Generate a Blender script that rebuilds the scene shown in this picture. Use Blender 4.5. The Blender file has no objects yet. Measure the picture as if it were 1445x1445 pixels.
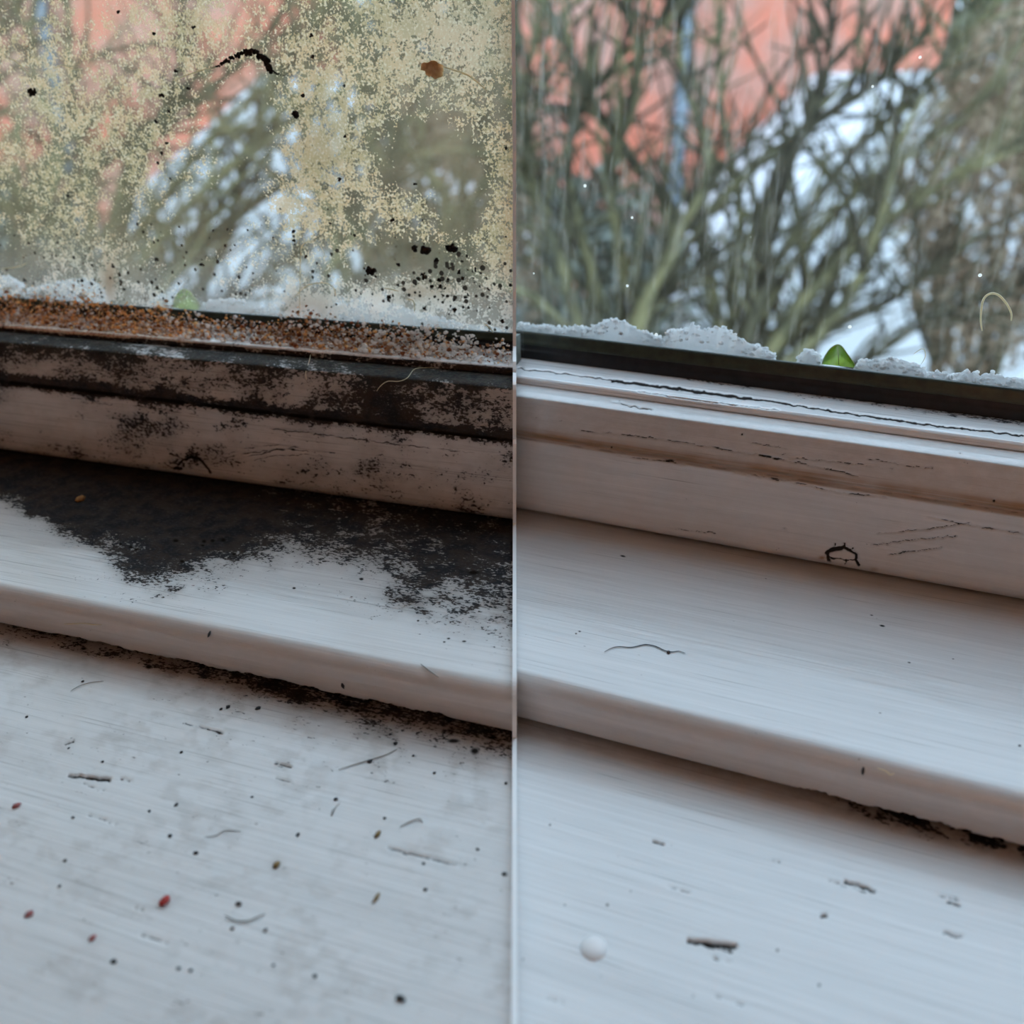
import bpy, math, random
import numpy as np
from mathutils import Vector, Matrix
random.seed(7); rng = np.random.default_rng(7)
S = bpy.context.scene
COL = S.collection

# ------------------------------------------------------------------ camera
F = 1300.0; CX = CY = 722.5; PITCH = math.radians(25.0)
EYE = 0.0                      # eye is the world origin, sill lies about 13 cm below it
RIGHT = np.array([1.0, 0, 0])
FWD = np.array([0, math.cos(PITCH), -math.sin(PITCH)])
UPV = np.array([0, math.sin(PITCH), math.cos(PITCH)])
cam_d = bpy.data.cameras.new('camera'); cam = bpy.data.objects.new('camera', cam_d); COL.objects.link(cam)
cam.rotation_euler = (math.pi / 2 - PITCH, 0, 0)
cam_d.sensor_width = 36.0; cam_d.lens = 36.0 * F / 1445.0
cam_d.clip_start = 0.002; cam_d.clip_end = 300
cam_d.dof.use_dof = True; cam_d.dof.focus_distance = 0.235; cam_d.dof.aperture_fstop = 12.5
S.camera = cam
# ------------------------------------------------------------------ sky, exposure
W = bpy.data.worlds.new('overcast'); S.world = W; W.use_nodes = True
bg = W.node_tree.nodes['Background']; bg.inputs[0].default_value = (0.60, 0.79, 1.0, 1); bg.inputs[1].default_value = 1.25
S.view_settings.view_transform = 'Standard'; S.view_settings.look = 'None'
S.view_settings.exposure = 1.3; S.view_settings.gamma = 1.0; S.view_settings.use_curve_mapping = False
S.cycles.use_denoising = True
S.cycles.max_bounces = 10; S.cycles.diffuse_bounces = 6; S.cycles.transparent_max_bounces = 24
S.cycles.caustics_reflective = False; S.cycles.caustics_refractive = False

# ------------------------------------------------------------------ helpers
def ray(px, py):
    return RIGHT * ((px - CX) / F) + UPV * ((CY - py) / F) + FWD
def project(P):
    d = P @ FWD
    return CX + F * (P @ RIGHT) / d, CY - F * (P @ UPV) / d
def at_depth(px, py, depth):           # depth along the view axis, metres
    return ray(px, py) * depth
def hashn(i, j, s):
    v = np.sin(i * 127.1 + j * 311.7 + s * 74.7) * 43758.5453
    return v - np.floor(v)
def vnoise(x, y, s=0):
    xi = np.floor(x); yi = np.floor(y); fx = x - xi; fy = y - yi
    fx = fx * fx * (3 - 2 * fx); fy = fy * fy * (3 - 2 * fy)
    a = hashn(xi, yi, s); b = hashn(xi + 1, yi, s); c = hashn(xi, yi + 1, s); d = hashn(xi + 1, yi + 1, s)
    return (a * (1 - fx) + b * fx) * (1 - fy) + (c * (1 - fx) + d * fx) * fy
def fbm(x, y, s=0, o=4):
    t = 0; a = 0.5; n = 0
    for k in range(o):
        t = t + a * vnoise(x * 2 ** k, y * 2 ** k, s + k * 3.1); n += a; a *= 0.5
    return t / n
def sstep(a, b, x):
    t = np.clip((x - a) / (b - a), 0, 1); return t * t * (3 - 2 * t)
def gauss(px, py, cx, cy, rx, ry=None, ang=0):
    ry = rx if ry is None else ry
    c, s = math.cos(ang), math.sin(ang)
    u = (px - cx) * c + (py - cy) * s; v = -(px - cx) * s + (py - cy) * c
    return np.exp(-((u / rx) ** 2 + (v / ry) ** 2))
def stroke(px, py, pts, w, out=None):
    best = np.full(px.shape, 1e9)
    for (ax, ay), (bx, by) in zip(pts[:-1], pts[1:]):
        dx, dy = bx - ax, by - ay; L = dx * dx + dy * dy + 1e-9
        t = np.clip(((px - ax) * dx + (py - ay) * dy) / L, 0, 1)
        best = np.minimum(best, np.hypot(px - ax - t * dx, py - ay - t * dy))
    return np.exp(-(best / w) ** 2)

def tag(o, label=None, cat=None, group=None, kind=None):
    if label: o['label'] = label
    if cat: o['category'] = cat
    if group: o['group'] = group
    if kind: o['kind'] = kind
    return o
def empty(name, loc=(0, 0, 0), M=None):
    o = bpy.data.objects.new(name, None); COL.objects.link(o)
    if M is not None: o.matrix_world = M
    else: o.location = loc
    return o
def mesh_obj(name, verts, faces, mat, parent=None, smooth=True, M=None, mats=None, fmat=None, inv=None):
    me = bpy.data.meshes.new(name)
    me.from_pydata([tuple(v) for v in verts], [], [tuple(f) for f in faces]); me.update()
    if smooth: me.shade_smooth()
    for m in (mats or [mat]): me.materials.append(m)
    if fmat is not None: me.polygons.foreach_set('material_index', np.array(fmat, dtype=np.int32))
    o = bpy.data.objects.new(name, me); COL.objects.link(o)
    if parent is not None: o.parent = parent
    if M is not None: o.matrix_world = M
    return o
def grid_obj(name, P, mat, attrs=None, parent=None, closed=False, M=None):
    """P: rows x cols x 3 grid"""
    R_, C_ = P.shape[:2]
    me = bpy.data.meshes.new(name)
    me.vertices.add(R_ * C_); me.vertices.foreach_set('co', P.reshape(-1).astype(np.float32))
    rr = R_ if closed else R_ - 1
    i = np.arange(rr)[:, None]; j = np.arange(C_ - 1)[None, :]; i2 = (i + 1) % R_
    q = np.stack([i * C_ + j, i * C_ + j + 1, i2 * C_ + j + 1, i2 * C_ + j], -1).reshape(-1, 4)
    n = len(q)
    me.loops.add(n * 4); me.loops.foreach_set('vertex_index', q.reshape(-1).astype(np.int32))
    me.polygons.add(n); me.polygons.foreach_set('loop_start', np.arange(0, n * 4, 4, dtype=np.int32))
    me.update(calc_edges=True); me.shade_smooth()
    for k, v in (attrs or {}).items():
        a = me.attributes.new(k, 'FLOAT', 'POINT'); a.data.foreach_set('value', np.asarray(v, dtype=np.float32).reshape(-1))
    me.materials.append(mat)
    o = bpy.data.objects.new(name, me); COL.objects.link(o)
    if parent is not None: o.parent = parent
    if M is not None: o.matrix_world = M
    return o
def box_vf(x0, x1, y0, y1, z0, z1):
    v = [(x, y, z) for x in (x0, x1) for y in (y0, y1) for z in (z0, z1)]
    f = [(0, 1, 3, 2), (4, 6, 7, 5), (0, 4, 5, 1), (2, 3, 7, 6), (0, 2, 6, 4), (1, 5, 7, 3)]
    return v, f
def box(name, b, mat, parent=None, M=None):
    v, f = box_vf(*b); return mesh_obj(name, v, f, mat, parent, smooth=False, M=M)
def tube_vf(pts, rad, sides=6):
    pts = [np.asarray(p, float) for p in pts]; n = len(pts)
    V = []; Fc = []; prev = None
    for k in range(n):
        t = pts[min(k + 1, n - 1)] - pts[max(k - 1, 0)]; t = t / (np.linalg.norm(t) + 1e-12)
        a = np.cross(t, (0, 0, 1.0)) if prev is None else prev - t * (prev @ t)
        if np.linalg.norm(a) < 1e-6: a = np.cross(t, (1.0, 0, 0))
        a = a / np.linalg.norm(a); b = np.cross(t, a); prev = a
        r = rad[k] if hasattr(rad, '__len__') else rad
        for s in range(sides):
            th = 2 * math.pi * s / sides
            V.append(pts[k] + (a * math.cos(th) + b * math.sin(th)) * r)
    for k in range(n - 1):
        for s in range(sides):
            s2 = (s + 1) % sides
            Fc.append((k * sides + s, k * sides + s2, (k + 1) * sides + s2, (k + 1) * sides + s))
    Fc.append(tuple(range(sides))[::-1]); Fc.append(tuple((n - 1) * sides + s for s in range(sides)))
    return V, Fc
def spline(pts, sub=6):
    pts = [np.asarray(p, float) for p in pts]; out = []
    for k in range(len(pts) - 1):
        p0 = pts[max(k - 1, 0)]; p1 = pts[k]; p2 = pts[k + 1]; p3 = pts[min(k + 2, len(pts) - 1)]
        for s in range(sub):
            t = s / sub
            out.append(0.5 * (2 * p1 + (p2 - p0) * t + (2 * p0 - 5 * p1 + 4 * p2 - p3) * t * t + (3 * p1 - p0 - 3 * p2 + p3) * t ** 3))
    out.append(pts[-1]); return out

# ------------------------------------------------------------------ materials
class NT:
    def __init__(self, name):
        self.m = bpy.data.materials.new(name); self.m.use_nodes = True
        self.t = self.m.node_tree; self.t.nodes.clear()
        self.out = self.n('ShaderNodeOutputMaterial')
    def n(self, typ, **kw):
        nd = self.t.nodes.new(typ)
        for k, v in kw.items(): setattr(nd, k, v)
        return nd
    def put(self, sock, v):
        if isinstance(v, bpy.types.NodeSocket): self.t.links.new(v, sock)
        else: sock.default_value = v
    def obj(self): return self.n('ShaderNodeTexCoord').outputs['Object']
    def scaled(self, v, s):
        m = self.n('ShaderNodeMapping'); self.put(m.inputs[0], v); m.inputs['Scale'].default_value = s; return m.outputs[0]
    def noise(self, v, scale, detail=4, rough=0.55, dist=0.0):
        m = self.n('ShaderNodeTexNoise'); self.put(m.inputs['Vector'], v); m.inputs['Scale'].default_value = scale
        m.inputs['Detail'].default_value = detail; m.inputs['Roughness'].default_value = rough; m.inputs['Distortion'].default_value = dist
        return m.outputs[0]
    def voro(self, v, scale, out='Distance', rand=1.0):
        m = self.n('ShaderNodeTexVoronoi'); self.put(m.inputs['Vector'], v); m.inputs['Scale'].default_value = scale
        m.inputs['Randomness'].default_value = rand
        return m.outputs[out]
    def attr(self, name): return self.n('ShaderNodeAttribute', attribute_name=name).outputs['Fac']
    def math(self, op, a, b=0.0, clamp=False):
        m = self.n('ShaderNodeMath', operation=op, use_clamp=clamp); self.put(m.inputs[0], a); self.put(m.inputs[1], b); return m.outputs[0]
    def rng(self, v, a, b, c=0.0, d=1.0):
        m = self.n('ShaderNodeMapRange', interpolation_type='SMOOTHSTEP'); self.put(m.inputs[0], v)
        for k, x in zip((1, 2, 3, 4), (a, b, c, d)): self.put(m.inputs[k], x)
        return m.outputs[0]
    def mix(self, f, a, b):
        m = self.n('ShaderNodeMix', data_type='RGBA'); self.put(m.inputs[0], f)
        self.put(m.inputs[6], a if isinstance(a, bpy.types.NodeSocket) else (*a, 1)); self.put(m.inputs[7], b if isinstance(b, bpy.types.NodeSocket) else (*b, 1))
        return m.outputs[2]
    def bump(self, h, strength, dist):
        m = self.n('ShaderNodeBump'); self.put(m.inputs['Height'], h); m.inputs['Strength'].default_value = strength; m.inputs['Distance'].default_value = dist
        return m.outputs[0]
    def pbr(self, col, rough=0.5, normal=None, spec=0.5, **kw):
        b = self.n('ShaderNodeBsdfPrincipled')
        self.put(b.inputs['Base Color'], col if isinstance(col, bpy.types.NodeSocket) else (*col, 1))
        self.put(b.inputs['Roughness'], rough); self.put(b.inputs['Specular IOR Level'], spec)
        if normal is not None: self.put(b.inputs['Normal'], normal)
        for k, v in kw.items(): self.put(b.inputs[k.replace('_', ' ')], v)
        return b.outputs[0]
    def done(self, sh):
        self.t.links.new(sh, self.out.inputs[0]); return self.m

def simple(name, c1, c2=None, scale=20.0, rough=0.6, spec=0.4, bump=0.0, bdist=0.001, detail=4):
    N = NT(name); c2 = c2 or tuple(x * 0.75 for x in c1)
    n = N.noise(N.obj(), scale, detail)
    col = N.mix(N.rng(n, 0.35, 0.65), c1, c2)
    return N.done(N.pbr(col, rough, N.bump(n, bump, bdist) if bump else None, spec))

def painted_wood(name, paint=(0.70, 0.68, 0.67), paint2=(0.63, 0.61, 0.60), rough=0.30):
    N = NT(name); o = N.obj()
    grain = N.noise(N.scaled(o, (22, 900, 900)), 1.0, 3, 0.6)
    broad = N.noise(N.scaled(o, (9, 90, 90)), 1.0, 3, 0.5)
    col = N.mix(N.rng(grain, 0.3, 0.72), paint2, paint)
    col = N.mix(N.math('MULTIPLY', N.rng(broad, 0.4, 0.7), 0.35), col, tuple(x * 0.9 for x in paint2))
    # hairline brush and grain marks
    hl = N.noise(N.scaled(o, (24, 2300, 2300)), 1.0, 3, 0.6)
    crk = N.math('MULTIPLY', N.rng(N.math('ADD', hl, N.math('MULTIPLY', N.attr('crackle'), 0.22)), 0.67, 0.83), 0.55)
    col = N.mix(crk, col, (0.10, 0.085, 0.075))
    # dirt film, plus shade painted in at the clean nosing
    g = N.noise(N.scaled(o, (260, 420, 420)), 1.0, 5, 0.65)
    gm = N.math('MULTIPLY', N.attr('grime_shade'), N.rng(g, 0.3, 0.65, 0.45, 1.0), True)
    col = N.mix(gm, col, (0.20, 0.14, 0.095))
    # bare, yellowed wood
    col = N.mix(N.math('MULTIPLY', N.attr('bare'), N.rng(grain, 0.3, 0.6, 0.5, 1.0), True), col, (0.30, 0.17, 0.085))
    # rust stain
    ru = N.noise(o, 900, 4, 0.7)
    rcol = N.mix(N.rng(ru, 0.42, 0.62), (0.80, 0.66, 0.50), (0.42, 0.15, 0.04))
    col = N.mix(N.attr('rust'), col, rcol)
    # mould speckle
    fine = N.noise(N.scaled(o, (800, 1350, 1350)), 1.0, 4, 0.66)
    blob = N.noise(N.scaled(o, (150, 260, 260)), 1.0, 4, 0.6)
    lin = N.math('ADD', N.math('MULTIPLY', N.math('SUBTRACT', fine, 0.5), 2.2), N.math('MULTIPLY', N.math('SUBTRACT', blob, 0.5), 1.3))
    md = N.math('ADD', lin, N.math('MULTIPLY', N.math('SUBTRACT', N.attr('mould'), 0.5), 1.15))
    mm = N.math('MULTIPLY', N.rng(md, -0.03, 0.20), 0.94)
    haze = N.math('MULTIPLY', N.rng(N.attr('mould'), 0.12, 0.85), N.rng(blob, 0.3, 0.7, 0.35, 0.75))
    col = N.mix(haze, col, (0.115, 0.088, 0.078))
    mcol = N.mix(N.rng(N.noise(o, 210, 4, 0.6), 0.4, 0.62), (0.010, 0.010, 0.013), (0.034, 0.024, 0.019))
    mcol = N.mix(N.math('MULTIPLY', N.rng(N.noise(N.scaled(o, (900, 1700, 1700)), 1.0, 3, 0.6), 0.50, 0.70), 0.45), mcol, (0.075, 0.068, 0.070))
    mcol = N.mix(N.math('MULTIPLY', N.attr('moss'), N.rng(fine, 0.42, 0.66, 0.0, 0.8)), mcol, (0.060, 0.064, 0.050))
    col = N.mix(mm, col, mcol)
    dk = N.rng(N.attr('dark'), 0.22, 0.72)
    col = N.mix(N.math('MINIMUM', dk, 0.97), col, (0.014, 0.010, 0.008))
    rg = N.math('ADD', rough, N.math('MULTIPLY', N.math('MAXIMUM', mm, N.math('MAXIMUM', dk, gm)), 0.45), True)
    h = N.math('ADD', N.math('MULTIPLY', grain, 0.6), N.math('MULTIPLY', hl, 0.5))
    h = N.math('ADD', h, N.math('MULTIPLY', mm, 0.35))
    spec = N.math('SUBTRACT', 0.5, N.math('MULTIPLY', N.math('MAXIMUM', dk, mm), 0.50))
    return N.done(N.pbr(col, rg, N.bump(h, 0.55, 0.00022), spec, Coat_Weight=N.math('MULTIPLY', N.math('SUBTRACT', 1.0, N.math('MAXIMUM', dk, mm)), 0.6), Coat_Roughness=0.16))
MAT_WOOD = painted_wood('white_gloss_painted_wood')

def glass_clean_mat(name):
    N = NT(name); o = N.obj()
    tr = N.n('ShaderNodeBsdfTransparent'); tr.inputs[0].default_value = (0.97, 0.985, 0.975, 1)
    gl = N.n('ShaderNodeBsdfGlossy'); gl.inputs['Roughness'].default_value = 0.02
    fr = N.n('ShaderNodeFresnel'); bf = N.n('ShaderNodeNewGeometry').outputs['Backfacing']; N.put(fr.inputs[0], N.math('ADD', 1.45, N.math('MULTIPLY', bf, 1 / 1.45 - 1.45)))
    mx = N.n('ShaderNodeMixShader'); N.put(mx.inputs[0], N.math('MULTIPLY', fr.outputs[0], 0.8)); N.put(mx.inputs[1], tr.outputs[0]); N.put(mx.inputs[2], gl.outputs[0])
    return N, o, mx.outputs[0]
N_, o_, sh_ = glass_clean_mat('clear_glass'); MAT_GLASS = N_.done(sh_)
def dusty_glass():
    """wiped pane: faint smear, a few bright dust points"""
    N, o, base = glass_clean_mat('wiped_glass')
    v = N.n('ShaderNodeTexVoronoi'); N.put(v.inputs['Vector'], o); v.inputs['Scale'].default_value = 210
    sep = N.n('ShaderNodeSeparateColor'); N.put(sep.inputs[0], v.outputs['Color'])
    rad = N.math('MULTIPLY', N.rng(sep.outputs[0], 0.78, 1.0), 0.10)
    dot = N.math('LESS_THAN', v.outputs['Distance'], rad)
    smear = N.rng(N.noise(N.scaled(o, (420, 1, 70)), 1.0, 4, 0.6), 0.45, 0.75, 0.0, 0.10)
    d = N.n('ShaderNodeBsdfDiffuse'); d.inputs[0].default_value = (0.85, 0.82, 0.72, 1)
    t = N.n('ShaderNodeBsdfTranslucent'); t.inputs[0].default_value = (0.85, 0.82, 0.72, 1)
    a = N.n('ShaderNodeAddShader'); N.put(a.inputs[0], d.outputs[0]); N.put(a.inputs[1], t.outputs[0])
    mx = N.n('ShaderNodeMixShader'); N.put(mx.inputs[0], N.math('MAXIMUM', N.math('MULTIPLY', dot, 0.8), smear)); N.put(mx.inputs[1], base); N.put(mx.inputs[2], a.outputs[0])
    return N.done(mx.outputs[0])
MAT_GLASS_WIPED = dusty_glass()
def dirty_glass():
    N, o, base = glass_clean_mat('mould_speckled_glass')
    dirt = N.attr('dirt')
    coarse = N.noise(o, 440, 3, 0.6); fine = N.noise(o, 1350, 3, 0.65)
    val = N.math('ADD', N.math('MULTIPLY', N.math('SUBTRACT', coarse, 0.5), 1.5), N.math('MULTIPLY', N.math('SUBTRACT', fine, 0.5), 1.7))
    val = N.math('ADD', val, N.math('MULTIPLY', N.math('SUBTRACT', dirt, 0.5), 1.1))
    mask = N.rng(val, -0.05, 0.16)
    film = N.math('MULTIPLY', N.attr('film'), N.rng(N.noise(o, 60, 4, 0.6), 0.3, 0.7, 0.6, 1.0))
    alpha = N.math('MAXIMUM', N.math('MULTIPLY', mask, 0.86), film)
    c = N.mix(N.rng(N.noise(o, 95, 4, 0.6), 0.4, 0.6), (0.88, 0.62, 0.34), (0.70, 0.53, 0.28))
    c = N.mix(N.rng(fine, 0.5, 0.68), c, (1.0, 0.84, 0.58))
    c = N.mix(N.math('MULTIPLY', N.attr('pale'), 0.85), c, (0.84, 0.80, 0.75))
    c = N.mix(N.math('MULTIPLY', N.attr('brown'), 0.85), c, (0.34, 0.17, 0.07))
    # pin-point mould
    v = N.n('ShaderNodeTexVoronoi'); N.put(v.inputs['Vector'], o); v.inputs['Scale'].default_value = 560
    sep = N.n('ShaderNodeSeparateColor'); N.put(sep.inputs[0], v.outputs['Color'])
    rad = N.math('MULTIPLY', N.rng(N.math('ADD', sep.outputs[0], N.math('SUBTRACT', N.attr('dots'), 1.0)), 0.0, 1.0), 0.55)
    dot = N.rng(N.math('SUBTRACT', rad, v.outputs['Distance']), 0.0, 0.05)
    c = N.mix(dot, c, (0.035, 0.025, 0.018))
    alpha = N.math('MAXIMUM', alpha, N.math('MULTIPLY', dot, 0.95))
    d = N.n('ShaderNodeBsdfDiffuse'); N.put(d.inputs[0], c)
    t = N.n('ShaderNodeBsdfTranslucent'); N.put(t.inputs[0], c)
    a = N.n('ShaderNodeMixShader'); a.inputs[0].default_value = 0.6; N.put(a.inputs[1], d.outputs[0]); N.put(a.inputs[2], t.outputs[0])
    mx = N.n('ShaderNodeMixShader'); N.put(mx.inputs[0], alpha); N.put(mx.inputs[1], base); N.put(mx.inputs[2], a.outputs[0])
    return N.done(mx.outputs[0])
MAT_GLASS_DIRTY = dirty_glass()
MAT_RUBBER = simple('black_rubber', (0.008, 0.008, 0.010), (0.014, 0.014, 0.017), 300, 0.45, 0.35)
MAT_LIP = simple('green_black_rubber', (0.016, 0.022, 0.014), (0.030, 0.040, 0.024), 300, 0.4, 0.5)
MAT_BEAD = painted_wood('glare_white_bead_paint', (0.88, 0.88, 0.88), (0.84, 0.84, 0.84), 0.12)  # whiter copy of the gloss paint, sky glare put into its colour
MAT_TRIM = simple('white_strip_paint', (0.95, 0.95, 0.95), (0.90, 0.90, 0.90), 60, 0.4, 0.4)
MAT_WALL = simple('warm_plaster', (0.62, 0.50, 0.42), (0.58, 0.46, 0.38), 8, 0.9, 0.2)
MAT_FLOOR = simple('brown_carpet', (0.26, 0.17, 0.12), (0.20, 0.13, 0.09), 80, 0.95, 0.1)
MAT_CEIL = simple('ceiling_paint', (0.75, 0.72, 0.68), (0.72, 0.68, 0.64), 6, 0.9, 0.2)

# ------------------------------------------------------------------ the two window pieces: frames and profiles
class Piece:
    pass
def make_piece(vp, H, xj, rows, pxr):
    p = Piece(); d = ray(*vp); d /= np.linalg.norm(d)
    X = -d; Z = np.array([0, 0, 1.0]); Z = Z - X * (X @ Z); Z /= np.linalg.norm(Z); Y = np.cross(Z, X)
    p.R = np.stack([X, Y, Z], 1); p.H = H; p.O = -H * Z; p.xj = xj; p.pxr = pxr
    p.M = Matrix([[*p.R[0], p.O[0]], [*p.R[1], p.O[1]], [*p.R[2], p.O[2]], [0, 0, 0, 1]])
    def lr(row):
        return p.R.T @ ray(xj, row)
    def atY(row, Yv):
        r = lr(row); return H + r[2] * Yv / r[1]                      # Z there
    def atline(row, y0, z0, slope):                                   # hit z = z0 + slope (y - y0)
        r = lr(row); k = r[2] / r[1]; y = (H + slope * y0 - z0) / (slope - k)
        return y, H + k * y
    p.atY, p.atline = atY, atline
    R = rows
    p.Y0, _ = atline(R['nose_bot'], 0, 0, 0)
    p.Z1 = atY(R['nose_top'], p.Y0 + 0.002)
    p.slope = 0.05
    p.Y2, p.Z2 = atline(R['rail_bot'], p.Y0 + 0.002, p.Z1, p.slope)
    p.Zg = atY(R['groove'], p.Y2 + 0.0005)
    p.Yr = p.Y2 + 0.0035; p.Zr = atY(R['rail_curve'], p.Yr)
    p.Yb, p.Zb = p.Y2 + 0.0125, atY(R['bead_bot'], p.Y2 + 0.0125)
    p.Zbt = atY(R['bead_top'], p.Yb + 0.0005)
    p.Yk, p.Zk = atline(R['bead_back'], p.Yb, p.Zbt, 0.10)
    p.Yg = p.Yk + 0.0022; p.Zgt = atY(R['gasket_top'], p.Yg)
    return p
def to_world(p, L): return np.asarray(L) @ p.R.T + p.O
def to_local(p, Wp): return (np.asarray(Wp) - p.O) @ p.R
def x_at(p, px, Y, Zv):
    """X on the line (Y, Z) where it crosses image column px"""
    k = (px - CX) / F
    base = np.outer(Y, p.R[:, 1]) + np.outer(Zv, p.R[:, 2]) + p.O       # X = 0
    a = base @ RIGHT - k * (base @ FWD); b = p.R[:, 0] @ RIGHT - k * (p.R[:, 0] @ FWD)
    return -a / b
LEFT = make_piece((-3300, 180), 0.130, 722.0,
    dict(nose_bot=1043, nose_top=964, rail_bot=746, groove=619, rail_curve=550, bead_bot=530, bead_top=518, bead_back=494, gasket_top=470), (-220, 725.2))
RGT = make_piece((-3211, 5), 0.1365, 729.0,
    dict(nose_bot=1022, nose_top=946, rail_bot=729, groove=614, rail_curve=560, bead_bot=541, bead_top=530, bead_back=503, gasket_top=465.5), (726.8, 1640))
for p in (LEFT, RGT):
    print('piece', [round(v * 1000, 1) for v in (p.Y0, p.Z1, p.Y2, p.Z2, p.Zg, p.Zr, p.Yb, p.Zb, p.Zbt, p.Yk, p.Zk, p.Yg, p.Zgt)])

def resample(pts, ds):
    pts = np.array(pts, float); out = [pts[0]]
    for a, b in zip(pts[:-1], pts[1:]):
        n = max(1, int(np.linalg.norm(b - a) / ds)); 
        for k in range(1, n + 1): out.append(a + (b - a) * k / n)
    return np.array(out)
def arc(cy, cz, r, a0, a1, n=7):
    return [(cy + r * math.cos(math.radians(a0 + (a1 - a0) * k / n)), cz + r * math.sin(math.radians(a0 + (a1 - a0) * k / n))) for k in range(n + 1)]

def profiles(p):
    sill = [(0.02, -0.0), (p.Y0 + 0.03, 0.0)]
    sill_back = [(p.Y0 + 0.03, -0.022), (0.02, -0.022)]
    r = 0.0042; g = 0.0016
    ledge_end = (p.Y2 + 0.02, p.Z2 + p.slope * 0.02)
    nose = [(p.Y0 + 0.006, g + 0.0006), (p.Y0 + 0.0012, g)] + arc(p.Y0 + 0.0012, g + 0.0012, 0.0012, 270, 180, 4) \
        + [(p.Y0 - 0.0008, p.Z1 * 0.55)] + arc(p.Y0 - 0.0008 + r, p.Z1 - r, r, 180, 93, 9) + [ledge_end]
    nose_back = [(p.Y2 + 0.02, g + 0.001)]
    zb = p.Z2 + 0.0012
    rb = 0.0045
    rail = [(p.Y2 + 0.012, zb), (p.Y2 + rb, zb)] + arc(p.Y2 + rb, zb + rb, rb, 270, 175, 8) \
        + [(p.Y2 - 0.0003, (zb + p.Zg) / 2), (p.Y2 + 0.0001, p.Zg - 0.0009), (p.Y2 + 0.0014, p.Zg), (p.Y2 + 0.0004, p.Zg + 0.0012), (p.Y2 + 0.0016, (p.Zg + p.Zr) / 2)]
    # roll over to the flat top
    ry = p.Yb - p.Yr; rz = p.Zb - p.Zr
    for k in range(0, 8):
        a = math.pi / 2 * k / 7; rail.append((p.Yr + ry * (1 - math.cos(a)), p.Zr + rz * math.sin(a)))
    rail.append((p.Yb + 0.004, p.Zb))
    rail_back = [(p.Yb + 0.03, p.Zb), (p.Yb + 0.03, zb)]
    bead = [(p.Yb + 0.0006, p.Zb - 0.0003), (p.Yb, p.Zb + 0.0003), (p.Yb + 0.0002, p.Zbt - 0.0006), (p.Yb + 0.0009, p.Zbt), (p.Yk + 0.0006, p.Zk)]
    bead_back = [(p.Yk + 0.0006, p.Zb - 0.0003)]
    h = p.Zgt - p.Zk
    gas = [(p.Yk - 0.0004, p.Zk - 0.0004), (p.Yk - 0.0002, p.Zk + h * 0.32), (p.Yk + 0.0004, p.Zk + h * 0.40), (p.Yk + 0.0005, p.Zk + h * 0.62),
           (p.Yk + 0.0011, p.Zk + h * 0.66), (p.Yk + 0.0016, p.Zgt - 0.0004), (p.Yg - 0.0001, p.Zgt)]
    gas_back = [(p.Yg - 0.0001, p.Zk - 0.0004)]
    lip = [(p.Yk + 0.0004, p.Zk + h * 0.52), (p.Yk + 0.0004, p.Zk + h * 0.60), (p.Yk + 0.0009, p.Zk + h * 0.72), (p.Yk + 0.0013, p.Zgt - 0.0006), (p.Yk + 0.0017, p.Zgt - 0.0001), (p.Yg - 0.0001, p.Zgt + .0001)]
    lip_back = [(p.Yg - 0.0001, p.Zk + h * .52)]
    gas = [(p.Yk - 0.0004, p.Zk - 0.0004), (p.Yk - 0.0003, p.Zk + h * 0.28), (p.Yk + 0.0003, p.Zk + h * 0.36), (p.Yk + 0.0006, p.Zk + h * 0.55)]
    gas_back = [(p.Yg - 0.0001, p.Zk + h * .55), (p.Yg - 0.0001, p.Zk - 0.0004)]
    return dict(sill=(sill, sill_back, 0.00040), nose=(nose, nose_back, 0.00030), rail=(rail, rail_back, 0.00028), bead=(bead, bead_back, 0.00028), gasket=(gas, gas_back, 0.0003), lip=(lip, lip_back, 0.0003))

def extrude(p, prof, back, ds, cols_px=1.9, ext=0.8):
    vis = resample(prof, ds); full = np.vstack([vis, np.array(back, float)])
    n = int((p.pxr[1] - p.pxr[0]) / cols_px); cols = np.linspace(p.pxr[0], p.pxr[1], n)
    Yv, Zv = full[:, 0], full[:, 1]
    X = np.stack([x_at(p, c, Yv, Zv) for c in cols], 1)
    if p is LEFT: X = np.hstack([np.full((len(full), 1), -ext), X])
    else: X = np.hstack([X, np.full((len(full), 1), ext)])
    P = np.stack([X, np.repeat(Yv[:, None], X.shape[1], 1), np.repeat(Zv[:, None], X.shape[1], 1)], -1)
    return P, len(vis)
def normals(P):
    du = np.gradient(P, axis=1); dv = np.gradient(P, axis=0)
    n = np.cross(du, dv); n /= np.linalg.norm(n, axis=-1, keepdims=True) + 1e-12
    return n

# photo lines (row as a function of column) that carry the dirt maps
def line_L(y0, s): return lambda x: y0 + s * x
L_lip, L_groove, L_rail, L_ntop, L_nbot = line_L(462, .0776), line_L(539, .116), line_L(645.5, .139), line_L(823, .196), line_L(892.6, .208)
def line_R(y0, s): return lambda x: y0 + s * (x - 729)
R_lip, R_groove, R_rail, R_ntop, R_nbot = line_R(530, .138), line_R(614, .151), line_R(729, .186), line_R(946, .249), line_R(1022, .255)

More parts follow.
